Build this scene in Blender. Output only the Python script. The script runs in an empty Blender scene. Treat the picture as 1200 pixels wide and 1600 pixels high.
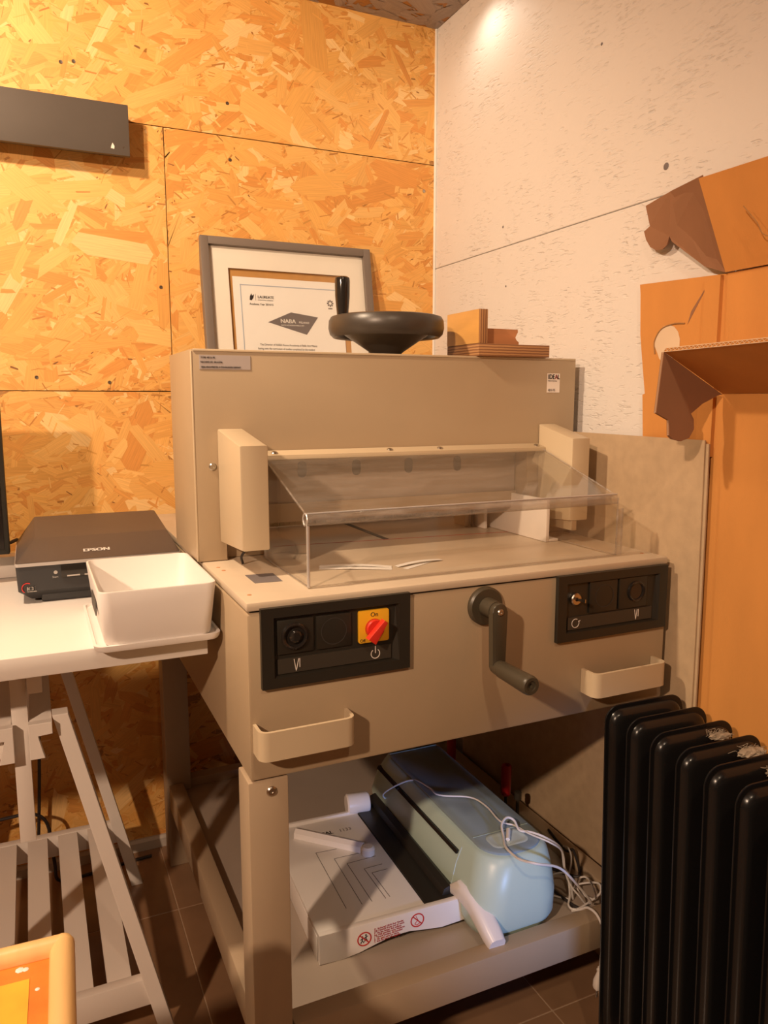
import bpy, bmesh, math, random
from mathutils import Vector, Matrix
random.seed(7)
S = bpy.context.scene
C = S.collection
PI = math.pi
R = math.radians

# ------------------------------------------------------------ camera
cd = bpy.data.cameras.new('camera'); cam = bpy.data.objects.new('camera', cd); C.objects.link(cam)
cam.location = (0, 0, 1.178); cam.rotation_euler = (R(90 - 8.3), 0, R(-24.6))
cd.sensor_fit = 'VERTICAL'; cd.sensor_height = 24; cd.lens = 18.0; cd.clip_start = .02; cd.clip_end = 60
S.camera = cam
# ------------------------------------------------------------ world and light
w = bpy.data.worlds.new('room_glow'); S.world = w; w.use_nodes = True
w.node_tree.nodes['Background'].inputs[0].default_value = (1, .56, .32, 1)
w.node_tree.nodes['Background'].inputs[1].default_value = .11
WARM = (1, .74, .50)
def lamp(kind, loc, energy, col, size=.05, target=None, spot=None, blend=.5):
    l = bpy.data.lights.new('room_spot', kind); l.energy = energy; l.color = col
    if kind == 'AREA': l.size = size
    else: l.shadow_soft_size = size
    if kind == 'SPOT': l.spot_size = R(spot); l.spot_blend = blend
    o = bpy.data.objects.new('light', l); C.objects.link(o); o.location = loc
    if target is not None:
        o.rotation_euler = (Vector(target) - Vector(loc)).to_track_quat('-Z', 'Y').to_euler()
    return o
lamp('SPOT', (-.45, 1.10, 2.15), 67, WARM, .035, (-.10, 2.0, 1.2), 150, .6)
lamp('SPOT', (-1.45, -.55, 2.10), 150, (1, .69, .47), .045, (.40, 1.3, .35), 84, .6)
lamp('SPOT', (.985, 1.70, 2.14), 1.0, (1, .90, .74), .02, (1.03, 1.72, 1.3), 150, .9)
lamp('SPOT', (.25, -.35, 2.14), 20, WARM, .04, (.95, 1.15, .70), 58, .8)
lamp('SPOT', (.66, -2.4, .80), 210, (.33, .50, 1), .12, (.82, 1.05, .34), 10, .8)  # cool daylight from an unseen low window gap, cast by a narrow spot
S.cycles.transparent_max_bounces = 32
S.view_settings.view_transform = 'Standard'; S.view_settings.look = 'None'
S.view_settings.exposure = 0.5; S.view_settings.gamma = 1; S.view_settings.use_curve_mapping = False

# ------------------------------------------------------------ materials
def nodes(m):
    m.use_nodes = True
    return m.node_tree.nodes, m.node_tree.links, m.node_tree.nodes['Principled BSDF']
def mat(name, col, rough=.5, metal=0, var=.06, vs=6, bump=0, bs=200, coat=0, spec=.5, stretch=(1, 1, 1), sheen=0):
    m = bpy.data.materials.new(name); n, l, b = nodes(m)
    b.inputs['Roughness'].default_value = rough; b.inputs['Metallic'].default_value = metal
    b.inputs['Coat Weight'].default_value = coat; b.inputs['Specular IOR Level'].default_value = spec
    tc = n.new('ShaderNodeTexCoord'); mp = n.new('ShaderNodeMapping'); mp.inputs['Scale'].default_value = stretch
    l.new(tc.outputs['Object'], mp.inputs[0])
    t = n.new('ShaderNodeTexNoise'); t.inputs['Scale'].default_value = vs; t.inputs['Detail'].default_value = 6
    l.new(mp.outputs[0], t.inputs['Vector'])
    cr = n.new('ShaderNodeValToRGB')
    cr.color_ramp.elements[0].position = .3; cr.color_ramp.elements[1].position = .7
    cr.color_ramp.elements[0].color = tuple(c * (1 - var) for c in col) + (1,)
    cr.color_ramp.elements[1].color = tuple(min(1, c * (1 + var)) for c in col) + (1,)
    l.new(t.outputs[0], cr.inputs[0]); l.new(cr.outputs[0], b.inputs['Base Color'])
    if bump:
        t2 = n.new('ShaderNodeTexNoise'); t2.inputs['Scale'].default_value = bs; t2.inputs['Detail'].default_value = 3
        l.new(mp.outputs[0], t2.inputs['Vector'])
        bp = n.new('ShaderNodeBump'); bp.inputs['Strength'].default_value = bump; bp.inputs['Distance'].default_value = .002
        l.new(t2.outputs[0], bp.inputs['Height']); l.new(bp.outputs[0], b.inputs['Normal'])
    return m
M = dict(
    greige=mat('greige_enamel', (.40, .30, .19), .42, var=.03, bump=.08, bs=900),
    greige_light=mat('pale_enamel', (.54, .43, .285), .4, var=.02, bump=.05, bs=900),
    frame_paint=mat('stand_enamel', (.40, .30, .20), .45, var=.03, bump=.06, bs=900),
    table=mat('worn_steel_table', (.56, .46, .34), .35, var=.06, vs=10, bump=.03, bs=400),
    shelfmetal=mat('shelf_enamel', (.40, .33, .27), .38, var=.06, vs=5),
    dark=mat('dark_recess', (.035, .03, .026), .6),
    charcoal=mat('charcoal_plastic', (.020, .017, .012), .42, bump=.1, bs=1500),
    charcoal2=mat('grey_plastic_inset', (.040, .033, .024), .5),
    crank=mat('olive_grey_plastic', (.060, .048, .030), .36, bump=.06, bs=900),
    wheel=mat('handwheel_plastic', (.055, .045, .036), .35, bump=.05, bs=600),
    glossblack=mat('gloss_black', (.02, .017, .015), .12),
    black=mat('scanner_black', (.03, .03, .032), .42, bump=.15, bs=1800),
    lid=mat('scanner_lid', (.075, .055, .045), .4, bump=.25, bs=1600),
    silver=mat('silver_band', (.55, .52, .50), .35, metal=.5),
    steel=mat('brushed_steel', (.5, .46, .4), .28, metal=1),
    white=mat('white_lacquer', (.80, .76, .72), .3, var=.02, vs=3),
    whitewood=mat('white_painted_wood', (.80, .74, .68), .42, var=.03, vs=5, bump=.05, bs=200, stretch=(1, .1, 1)),
    plastic=mat('white_plastic', (.80, .76, .73), .32, var=.015),
    ivory=mat('ivory_plastic', (.80, .74, .68), .4, var=.02),
    board=mat('light_grey_board', (.78, .75, .72), .4, var=.03),
    paper=mat('white_paper', (.86, .84, .80), .6, var=.015),
    mount=mat('mount_board', (.84, .79, .70), .7, var=.02),
    kraft=mat('kraft_backing', (.52, .27, .08), .7, var=.08, vs=30),
    grayframe=mat('grey_brown_frame', (.17, .135, .11), .5, var=.05),
    shelfgrey=mat('dark_grey_board', (.085, .068, .055), .55, var=.06, bump=.05, bs=300),
    ink=mat('black_ink', (.02, .018, .02), .5),
    inkgrey=mat('grey_ink', (.16, .14, .14), .6),
    inkblue=mat('blue_ink', (.42, .48, .58), .6),
    red=mat('red_plastic', (.62, .03, .015), .35),
    darkred=mat('dark_red_plastic', (.42, .01, .015), .4),
    redink=mat('red_ink', (.55, .03, .025), .5),
    yellow=mat('yellow_plate', (.88, .46, .02), .4, var=.03),
    mint=mat('mint_plastic', (.47, .60, .53), .35, var=.01),
    bluegrey=mat('blue_grey_lid', (.25, .32, .36), .4, var=.02),
    iceblue=mat('pale_cup_blue', (.55, .68, .72), .35),
    cord=mat('white_cord', (.74, .70, .66), .4, var=.02),
    blackcord=mat('black_cord', (.025, .02, .02), .5),
    rad=mat('black_radiator_enamel', (.009, .0085, .0085), .25, var=.05, bump=.06, bs=30, coat=.1, spec=.35),
    dust=mat('dust_lint', (.32, .26, .19), .95, var=.2, vs=80, bump=.8, bs=300),
    grout=mat('grout', (.42, .29, .19), .8, var=.1, vs=40),
    tile=mat('brown_floor_tile', (.27, .155, .085), .25, var=.12, vs=7),
    skirting=mat('skirting_paint', (.50, .44, .38), .5),
    caulk=mat('white_caulk', (.82, .78, .72), .6),
    screen=mat('black_screen', (.012, .009, .008), .2),
    cardboard=mat('brown_cardboard', (.57, .245, .056), .8, var=.06, vs=14, bump=.12, bs=500, stretch=(1, 1, .3)),
    carddark=mat('shaded_cardboard', (.27, .13, .065), .85, var=.05, vs=14, bump=.1, bs=500),  # darker brown puts the shade of the turned-away tabs into the colour
    flute=mat('cardboard_fluting', (.33, .17, .06), .9, var=.15, vs=300),
    greyboard=mat('greyboard', (.46, .33, .20), .85, var=.07, vs=40, bump=.1, bs=500),
    peel=mat('torn_paper_layer', (.66, .50, .34), .9),
    bamboo=mat('pale_bamboo', (.84, .55, .23), .4, var=.12, vs=12, bump=.1, bs=100, stretch=(2, .3, 1)),
    orange=mat('orange_print', (.85, .24, .03), .45, var=.16, vs=25, bump=.2, bs=120),
    yellowp=mat('yellow_print', (.90, .48, .04), .45, var=.1, vs=25),
    plyface=mat('beech_face', (.62, .33, .09), .45, var=.1, vs=10, stretch=(1, 1, 4)),
    moulding=mat('reddish_wood', (.50, .22, .09), .5, var=.12, vs=20, stretch=(.3, 1, 4)),
    yellowish=mat('pale_gauge', (.66, .62, .40), .3, metal=.4),
    sticker=mat('sticker_paper', (.78, .70, .62), .5, var=.01),
    sticker2=mat('faded_label', (.45, .40, .38), .45, var=.02),
)
# plywood edge: fine horizontal laminations
def ply(name, axis):
    m = bpy.data.materials.new(name); n, l, b = nodes(m); b.inputs['Roughness'].default_value = .6
    tc = n.new('ShaderNodeTexCoord'); wv = n.new('ShaderNodeTexWave'); wv.bands_direction = axis
    wv.inputs['Scale'].default_value = 60; wv.inputs['Distortion'].default_value = 1.0; wv.inputs['Detail'].default_value = 2
    l.new(tc.outputs['Object'], wv.inputs[0]); cr = n.new('ShaderNodeValToRGB')
    cr.color_ramp.elements[0].color = (.20, .085, .035, 1); cr.color_ramp.elements[1].color = (.48, .25, .10, 1)
    l.new(wv.outputs[0], cr.inputs[0]); l.new(cr.outputs[0], b.inputs['Base Color']); return m
M['ply_z'] = ply('plywood_edge_flat', 'Z'); M['ply_x'] = ply('plywood_edge_upright', 'X')
# clear acrylic: sees through, with fresnel gloss and faint scratches
def clear(name, tint, hz, glossy=.05):
    m = bpy.data.materials.new(name); m.use_nodes = True; n, l = m.node_tree.nodes, m.node_tree.links; n.clear()
    out = n.new('ShaderNodeOutputMaterial'); tr = n.new('ShaderNodeBsdfTransparent'); tr.inputs[0].default_value = tint + (1,)
    gl = n.new('ShaderNodeBsdfGlossy'); gl.inputs['Roughness'].default_value = glossy
    df = n.new('ShaderNodeBsdfDiffuse'); df.inputs[0].default_value = (.75, .7, .65, 1)
    lw = n.new('ShaderNodeLayerWeight'); lw.inputs[0].default_value = .5
    p5 = n.new('ShaderNodeMath'); p5.operation = 'POWER'; p5.inputs[1].default_value = 4.5; l.new(lw.outputs['Facing'], p5.inputs[0])
    fr = n.new('ShaderNodeMath'); fr.operation = 'MULTIPLY_ADD'; fr.inputs[1].default_value = .9; fr.inputs[2].default_value = .045; l.new(p5.outputs[0], fr.inputs[0])
    m1 = n.new('ShaderNodeMixShader'); m2 = n.new('ShaderNodeMixShader')
    tc = n.new('ShaderNodeTexCoord'); mp = n.new('ShaderNodeMapping'); mp.inputs['Scale'].default_value = (1.5, 9, 9)
    ns = n.new('ShaderNodeTexNoise'); ns.inputs['Scale'].default_value = 9; ns.inputs['Detail'].default_value = 8; ns.inputs['Roughness'].default_value = .7
    cr = n.new('ShaderNodeValToRGB'); cr.color_ramp.elements[0].position = .42; cr.color_ramp.elements[1].position = .85
    cr.color_ramp.elements[0].color = (hz * .35,) * 3 + (1,); cr.color_ramp.elements[1].color = (min(1, hz * 2.5),) * 3 + (1,)
    l.new(tc.outputs['Object'], mp.inputs[0]); l.new(mp.outputs[0], ns.inputs[0]); l.new(ns.outputs[0], cr.inputs[0])
    l.new(cr.outputs[0], m1.inputs[0]); l.new(tr.outputs[0], m1.inputs[1]); l.new(df.outputs[0], m1.inputs[2])
    l.new(fr.outputs[0], m2.inputs[0]); l.new(m1.outputs[0], m2.inputs[1]); l.new(gl.outputs[0], m2.inputs[2])
    l.new(m2.outputs[0], out.inputs[0]); return m
M['acrylic'] = clear('clear_acrylic', (.965, .96, .95), .045)
M['acrylic_front'] = clear('clear_acrylic_front', (.985, .98, .97), .008)
M['acrylic_edge'] = clear('acrylic_edge', (.90, .88, .85), .16, .06)
M['pane'] = clear('picture_glass', (.995, .995, .99), .0)
# oriented strand board: colour per strand, grain along the strand
def osb(name, gain=(1, 1, 1)):
    m = bpy.data.materials.new(name); n, l, b = nodes(m); b.inputs['Roughness'].default_value = .55
    at = n.new('ShaderNodeAttribute'); at.attribute_name = 'tone'
    uv = n.new('ShaderNodeUVMap'); mp = n.new('ShaderNodeMapping'); mp.inputs['Scale'].default_value = (14, 420, 1)
    l.new(uv.outputs[0], mp.inputs[0])
    ns = n.new('ShaderNodeTexNoise'); ns.inputs['Scale'].default_value = 1; ns.inputs['Detail'].default_value = 4
    l.new(mp.outputs[0], ns.inputs[0])
    cr = n.new('ShaderNodeValToRGB'); cr.color_ramp.elements[0].position = .3; cr.color_ramp.elements[1].position = .7
    cr.color_ramp.elements[0].color = tuple(.86 * g for g in gain) + (1,); cr.color_ramp.elements[1].color = tuple(1.07 * g for g in gain) + (1,)
    l.new(ns.outputs[0], cr.inputs[0])
    mx = n.new('ShaderNodeMix'); mx.data_type = 'RGBA'; mx.blend_type = 'MULTIPLY'; mx.inputs[0].default_value = 1
    l.new(at.outputs['Color'], mx.inputs[6]); l.new(cr.outputs[0], mx.inputs[7]); l.new(mx.outputs[2], b.inputs['Base Color'])
    bp = n.new('ShaderNodeBump'); bp.inputs['Strength'].default_value = .15; bp.inputs['Distance'].default_value = .001
    l.new(ns.outputs[0], bp.inputs['Height']); l.new(bp.outputs[0], b.inputs['Normal']); return m
M['osb'] = osb('strand_board'); M['osb_ceiling'] = osb('ceiling_strand_board', (1, 1, 1))  # ceiling copy; its grey tone comes from the strand palette
# white painted strand board: relief only
def whitewall():
    m = bpy.data.materials.new('white_painted_strand_board'); n, l, b = nodes(m)
    b.inputs['Roughness'].default_value = .55; b.inputs['Base Color'].default_value = (.80, .76, .72, 1)
    tc = n.new('ShaderNodeTexCoord'); hs = []
    for k, (ang, sc) in enumerate([(35, 16), (75, 20), (-25, 14), (10, 24)]):
        mp = n.new('ShaderNodeMapping'); mp.inputs['Rotation'].default_value = (R(ang), 0, 0); mp.inputs['Scale'].default_value = (1, 1, 4.5)
        mp.inputs['Location'].default_value = (0, k * 3.1, k * 1.7)
        l.new(tc.outputs['Object'], mp.inputs[0])
        v = n.new('ShaderNodeTexNoise'); v.inputs['Scale'].default_value = sc * 2.4; v.inputs['Detail'].default_value = 2; v.inputs['Roughness'].default_value = .4
        l.new(mp.outputs[0], v.inputs[0])
        r_ = n.new('ShaderNodeMapRange'); r_.inputs['From Min'].default_value = .60; r_.inputs['From Max'].default_value = .70; l.new(v.outputs[0], r_.inputs[0])
        nm = n.new('ShaderNodeTexNoise'); nm.inputs['Scale'].default_value = 6 + 2 * k; nm.inputs['Detail'].default_value = 3
        l.new(tc.outputs['Object'], nm.inputs[0])
        mk = n.new('ShaderNodeMapRange'); mk.inputs['From Min'].default_value = .51; mk.inputs['From Max'].default_value = .66
        l.new(nm.outputs[0], mk.inputs[0])
        mu = n.new('ShaderNodeMath'); mu.operation = 'MULTIPLY'; l.new(r_.outputs[0], mu.inputs[0]); l.new(mk.outputs[0], mu.inputs[1])
        hs.append(mu)
    acc = hs[0].outputs[0]
    for h in hs[1:]:
        a = n.new('ShaderNodeMath'); a.operation = 'ADD'; l.new(acc, a.inputs[0]); l.new(h.outputs[0], a.inputs[1]); acc = a.outputs[0]
    fine = n.new('ShaderNodeTexNoise'); fine.inputs['Scale'].default_value = 120; fine.inputs['Detail'].default_value = 4; l.new(tc.outputs['Object'], fine.inputs[0])
    fm = n.new('ShaderNodeMath'); fm.operation = 'MULTIPLY'; fm.inputs[1].default_value = .25; l.new(fine.outputs[0], fm.inputs[0])
    tot = n.new('ShaderNodeMath'); tot.operation = 'SUBTRACT'; l.new(fm.outputs[0], tot.inputs[0]); l.new(acc, tot.inputs[1])
    bp = n.new('ShaderNodeBump'); bp.inputs['Strength'].default_value = .6; bp.inputs['Distance'].default_value = .003
    l.new(tot.outputs[0], bp.inputs['Height']); l.new(bp.outputs[0], b.inputs['Normal'])
    # darker colour in the deepest pits
    pit = n.new('ShaderNodeMapRange'); pit.inputs['From Min'].default_value = 1.0; pit.inputs['From Max'].default_value = 2.2; l.new(acc, pit.inputs[0])
    mx = n.new('ShaderNodeMix'); mx.data_type = 'RGBA'; mx.inputs[6].default_value = (.68, .64, .60, 1); mx.inputs[7].default_value = (.45, .38, .32, 1)
    l.new(pit.outputs[0], mx.inputs[0]); l.new(mx.outputs[2], b.inputs['Base Color'])
    return m
M['whitewall'] = whitewall()

# ------------------------------------------------------------ helpers
W = {}
def thing(name, label, cat, loc=(0, 0, 0), rot=(0, 0, 0), group=None, kind=None):
    o = bpy.data.objects.new(name, None); C.objects.link(o); o.location = loc; o.rotation_euler = rot
    if label: o['label'] = label
    if cat: o['category'] = cat
    if group: o['group'] = group
    if kind: o['kind'] = kind
    from mathutils import Euler
    W[o] = Matrix.Translation(loc) @ Euler(rot).to_matrix().to_4x4()
    return o
def link(name, me, m, parent=None, local=False, smooth=False, label=None):
    o = bpy.data.objects.new(name, me); C.objects.link(o)
    if m is not None: me.materials.append(m)
    if parent is not None:
        if not local: me.transform(W[parent].inverted())
        elif isinstance(local, Matrix): me.transform(W[parent].inverted() @ local)
        o.parent = parent
    cs = [v.co for v in me.vertices]
    lo = Vector([min(c[i] for c in cs) for i in range(3)]); hi = Vector([max(c[i] for c in cs) for i in range(3)])
    c = (lo + hi) / 2
    me.transform(Matrix.Translation(-c)); o.location = c
    W[o] = (W[parent] if parent is not None else Matrix()) @ Matrix.Translation(c)
    if smooth:
        for p in me.polygons: p.use_smooth = True
        me.set_sharp_from_angle(angle=R(35))
    if label: o['label'] = label
    return o
def obj(name, bm, m, parent=None, local=False, smooth=True, label=None):
    me = bpy.data.meshes.new(name); bmesh.ops.recalc_face_normals(bm, faces=bm.faces); bm.to_mesh(me); bm.free()
    return link(name, me, m, parent, local, smooth, label)
def tag(o, label, cat, group=None):
    o['label'] = label; o['category'] = cat
    if group: o['group'] = group
    return o
def box(bm, x0, x1, y0, y1, z0, z1, bev=0, seg=2):
    vs = [bm.verts.new(p) for p in ((x0, y0, z0), (x1, y0, z0), (x1, y1, z0), (x0, y1, z0), (x0, y0, z1), (x1, y0, z1), (x1, y1, z1), (x0, y1, z1))]
    fs = [bm.faces.new([vs[i] for i in f]) for f in ((0, 3, 2, 1), (4, 5, 6, 7), (0, 1, 5, 4), (1, 2, 6, 5), (2, 3, 7, 6), (3, 0, 4, 7))]
    if bev:
        es = set(e for f in fs for e in f.edges)
        bmesh.ops.bevel(bm, geom=list(es), offset=bev, segments=seg, profile=.5, affect='EDGES')
    return bm
def B(*a, **k): return box(bmesh.new(), *a, **k)
def prism(bm, pts, vec, bev=0):
    """closed outline pts (3D) swept along vec"""
    vec = Vector(vec); a = [bm.verts.new(p) for p in pts]; b = [bm.verts.new(Vector(p) + vec) for p in pts]
    f1 = bm.faces.new(a); f2 = bm.faces.new(b[::-1]); n = len(pts)
    for i in range(n): bm.faces.new((a[i], a[(i + 1) % n], b[(i + 1) % n], b[i]))
    if bev: bmesh.ops.bevel(bm, geom=list(set(list(f1.edges) + list(f2.edges))), offset=bev, segments=2, profile=.5, affect='EDGES')
    return bm
def P(pts, vec, bev=0): return prism(bmesh.new(), pts, vec, bev)
def frame_of(d):
    d = Vector(d).normalized(); u = d.orthogonal().normalized(); return u, d.cross(u)
def lathe(bm, p0, axis, prof, seg=32):
    """prof: (distance along axis, radius)"""
    p0 = Vector(p0); axis = Vector(axis).normalized(); u, v = frame_of(axis); rings = []
    for t, r in prof:
        if r < 1e-6: rings.append([bm.verts.new(p0 + axis * t)])
        else: rings.append([bm.verts.new(p0 + axis * t + (u * math.cos(a) + v * math.sin(a)) * r) for a in [2 * PI * k / seg for k in range(seg)]])
    for a, b in zip(rings, rings[1:]):
        for k in range(seg):
            k2 = (k + 1) % seg
            if len(a) == 1 and len(b) == 1: break
            if len(a) == 1: bm.faces.new((a[0], b[k2], b[k]))
            elif len(b) == 1: bm.faces.new((a[k], a[k2], b[0]))
            else: bm.faces.new((a[k], a[k2], b[k2], b[k]))
    for rg in (rings[0], rings[-1]):
        if len(rg) > 1: bm.faces.new(rg)
    return bm
def L(p0, axis, prof, seg=32): return lathe(bmesh.new(), p0, axis, prof, seg)
def smoothpath(pts, n=6):
    pts = [Vector(p) for p in pts]; q = [pts[0] * 2 - pts[1]] + pts + [pts[-1] * 2 - pts[-2]]; out = []
    for i in range(1, len(q) - 2):
        for k in range(n):
            t = k / n; a, b, c, d = q[i - 1:i + 3]
            out.append(.5 * ((2 * b) + (c - a) * t + (2 * a - 5 * b + 4 * c - d) * t * t + (3 * b - a - 3 * c + d) * t ** 3))
    out.append(pts[-1]); return out
def tube(bm, pts, r, seg=8):
    rings = []; n = len(pts); u = None
    for i, p in enumerate(pts):
        p = Vector(p); d = (Vector(pts[min(i + 1, n - 1)]) - Vector(pts[max(i - 1, 0)]))
        if d.length < 1e-9: d = Vector((0, 0, 1))
        d.normalize()
        if u is None: u = d.orthogonal().normalized()
        u = (u - d * u.dot(d)).normalized(); v = d.cross(u)
        rr = r[i] if isinstance(r, (list, tuple)) else r
        rings.append([bm.verts.new(p + (u * math.cos(a) + v * math.sin(a)) * rr) for a in [2 * PI * k / seg for k in range(seg)]])
    for a, b in zip(rings, rings[1:]):
        for k in range(seg): bm.faces.new((a[k], a[(k + 1) % seg], b[(k + 1) % seg], b[k]))
    bm.faces.new(rings[0][::-1]); bm.faces.new(rings[-1]); return bm
def cord(pts, r, n=6): return tube(bmesh.new(), smoothpath(pts, n), r)
def strip(path, w0, w1, t, bm=None):
    """flat bar of thickness t: path in xy, height from z w0 to w1"""
    bm = bm or bmesh.new(); n = len(path); off = []
    for i in range(n):
        d = Vector(path[min(i + 1, n - 1)]) - Vector(path[max(i - 1, 0)]); d.normalize(); off.append(Vector((-d.y, d.x)))
    rings = []
    for p, o in zip(path, off):
        p = Vector(p); a = p + o * t / 2; b = p - o * t / 2
        rings.append([bm.verts.new((a.x, a.y, w0)), bm.verts.new((b.x, b.y, w0)), bm.verts.new((b.x, b.y, w1)), bm.verts.new((a.x, a.y, w1))])
    for a, b in zip(rings, rings[1:]):
        for k in range(4): bm.faces.new((a[k], a[(k + 1) % 4], b[(k + 1) % 4], b[k]))
    bm.faces.new(rings[0]); bm.faces.new(rings[-1]); return bm
def rrect(x0, x1, y0, y1, r, n=5):
    out = []
    for cx, cy, a0 in ((x1 - r, y1 - r, 0), (x0 + r, y1 - r, 90), (x0 + r, y0 + r, 180), (x1 - r, y0 + r, 270)):
        for k in range(n + 1):
            a = R(a0 + 90 * k / n); out.append((cx + r * math.cos(a), cy + r * math.sin(a)))
    return out
def loft(bm, rings, cap=True):
    vr = [[bm.verts.new(p) for p in r] for r in rings]
    for a, b in zip(vr, vr[1:]):
        n = len(a)
        for k in range(n): bm.faces.new((a[k], a[(k + 1) % n], b[(k + 1) % n], b[k]))
    if cap: bm.faces.new(vr[0][::-1]); bm.faces.new(vr[-1])
    return bm
def textmesh(s, size, align='LEFT', thick=.00015, sx=1.0):
    cu = bpy.data.curves.new('txt', 'FONT'); cu.body = s; cu.size = size; cu.align_x = align; cu.extrude = thick; cu.resolution_u = 3
    o = bpy.data.objects.new('txt', cu); C.objects.link(o)
    me = bpy.data.meshes.new_from_object(o); bpy.data.objects.remove(o); bpy.data.curves.remove(cu)
    if sx != 1: me.transform(Matrix.Diagonal((sx, 1, 1, 1)))
    return me
# orientation of writing: text plane (x right, y up) onto a wall facing -y
FRONT = Matrix.Rotation(R(90), 4, 'X')
def write(s, size, x, y, z, m, parent, mtx=None, align='LEFT', name='lettering', sx=1.0, bold=0):
    """flat writing on a surface that faces -y (or mtx) with its lower left at x, y, z"""
    me = textmesh(s, size, align, sx=sx)
    if bold:
        bm = bmesh.new(); bm.from_mesh(me); k = bmesh.new()
        for dx in (-bold, bold):
            me2 = me.copy(); me2.transform(Matrix.Translation((dx, 0, 0))); bm.from_mesh(me2)
        bm.to_mesh(me); bm.free()
    me.transform((mtx if mtx is not None else Matrix.Translation((x, y, z)) @ FRONT))
    return link(name, me, m, parent)
def ring2d(cx, cz, r, t, y, dy=.0006, a0=0, a1=360, n=28):
    """thin flat ring on a plane facing -y"""
    bm = bmesh.new(); rs = []
    full = (a1 - a0) >= 360
    for k in range(n + (0 if full else 1)):
        a = R(a0 + (a1 - a0) * k / n); c, s = math.cos(a), math.sin(a)
        rs.append([bm.verts.new((cx + c * rr, yy, cz + s * rr)) for rr, yy in ((r - t / 2, y), (r + t / 2, y), (r + t / 2, y - dy), (r - t / 2, y - dy))])
    m_ = len(rs)
    for i in range(m_ if full else m_ - 1):
        a, b = rs[i], rs[(i + 1) % m_]
        for k in range(4): bm.faces.new((a[k], a[(k + 1) % 4], b[(k + 1) % 4], b[k]))
    if not full: bm.faces.new(rs[0]); bm.faces.new(rs[-1])
    return bm
def seg2d(bm, x0, z0, x1, z1, t, y, dy=.0006):
    d = Vector((x1 - x0, z1 - z0)).normalized(); o = Vector((-d.y, d.x)) * t / 2
    prism(bm, [(x0 + o.x, y, z0 + o.y), (x1 + o.x, y, z1 + o.y), (x1 - o.x, y, z1 - o.y), (x0 - o.x, y, z0 - o.y)], (0, -dy, 0)); return bm
def struct(o): o['kind'] = 'structure'; return o

# ------------------------------------------------------------ the room
WX, WY, CZ = 1.066, 1.985, 2.172
def strand_panel(name, parent, m, plane, u0, u1, v0, v1, n, seed, origin, U, V, N, thick=.012, palette=0):
    """one board: a slab with n thin wood strands pressed on its face. U, V in-plane axes, N the outward normal"""
    rnd = random.Random(seed); U, V, N, O = Vector(U), Vector(V), Vector(N), Vector(origin)
    verts, faces, uvs, cols = [], [], [], []
    def add(poly, col, ang, h, uo):
        i0 = len(verts); ca, sa = math.cos(ang), math.sin(ang)
        for (a, b) in poly:
            verts.append(O + U * a + V * b + N * h)
            uvs.append((a * ca + b * sa + uo, -a * sa + b * ca + uo * 3)); cols.append(col)
        faces.append(tuple(range(i0, i0 + len(poly))))
    base = (.42, .20, .055, 1)
    add([(u0, v0), (u1, v0), (u1, v1), (u0, v1)], base, 0, 0, 0)
    back = [O + U * a + V * b - N * thick for a, b in ((u0, v0), (u1, v0), (u1, v1), (u0, v1))]
    i0 = len(verts)
    for q in back: verts.append(q); uvs.append((0, 0)); cols.append(base)
    faces.append((i0 + 3, i0 + 2, i0 + 1, i0))
    for k in range(4): faces.append((k, i0 + k, i0 + (k + 1) % 4, (k + 1) % 4))
    pal = [(.80, .44, .125), (.77, .40, .105), (.73, .34, .08), (.79, .42, .115), (.69, .30, .066), (.82, .47, .145), (.74, .37, .09), (.78, .41, .105)]
    for i in range(n):
        t = i / n
        ln = min(.15, max(.012, rnd.lognormvariate(math.log(.055), .55))); wd = ln * rnd.uniform(.14, .48)
        if rnd.random() < .64: ln = rnd.uniform(.006, .034); wd = rnd.uniform(.0008, .0050)
        ang = rnd.gauss(R(8), R(42)); cu = rnd.uniform(u0, u1); cv = rnd.uniform(v0, v1)
        ca, sa = math.cos(ang), math.sin(ang); hl, hw = ln / 2, wd / 2
        j = lambda s: rnd.uniform(-s, s)
        loc = [(-hl + j(wd * .5), -hw), (0, -hw * (1 + j(.15))), (hl + j(wd * .5), -hw * (.8 + j(.3))), (hl + j(wd * .6), hw * (.1 + j(.5))),
               (hl + j(wd * .4), hw), (0, hw * (1 + j(.15))), (-hl + j(wd * .5), hw * (.8 + j(.3))), (-hl + j(wd * .6), j(hw * .5))]
        poly = []
        for a, b in loc:
            a2, b2 = cu + a * ca - b * sa, cv + a * sa + b * ca
            poly.append((min(u1, max(u0, a2)), min(v1, max(v0, b2))))
        c = pal[rnd.randrange(len(pal))]; f = rnd.uniform(.94, 1.05)
        if wd < .0045 and rnd.random() < .55: c = rnd.choice([(.56, .25, .055), (.50, .21, .045), (.62, .30, .065), (.66, .32, .07), (.60, .27, .06), (.26, .11, .03) if ln < .014 else (.55, .24, .05)]); f = rnd.uniform(.85, 1.2)  # darker wood slivers, also painting the shadow lines along strand edges
        elif rnd.random() < .06: c = (.86, .55, .22)
        if palette: g_ = .30 * c[0] + .25 * c[1] + .1; c = (g_ * .86, g_ * .74, g_ * .68)
        add(poly, (c[0] * f, c[1] * f, c[2] * f, 1), ang, .0001 + .0013 * t, rnd.uniform(0, 5))
    me = bpy.data.meshes.new(name); me.from_pydata([tuple(v) for v in verts], [], faces)
    at = me.attributes.new('tone', 'FLOAT_COLOR', 'POINT'); at.data.foreach_set('color', [x for c in cols for x in c])
    ul = me.uv_layers.new(name='UVMap')
    ul.data.foreach_set('uv', [x for lp in me.loops for x in uvs[lp.vertex_index]])
    return link(name, me, m, parent)
wb = struct(obj('wall_back', B(-2.2, WX + .1, WY + .014, WY + .1, 0, CZ), M['osb'], smooth=False)); wb['label'] = 'orange oriented strand board wall behind the machine'
k = 0
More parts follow.
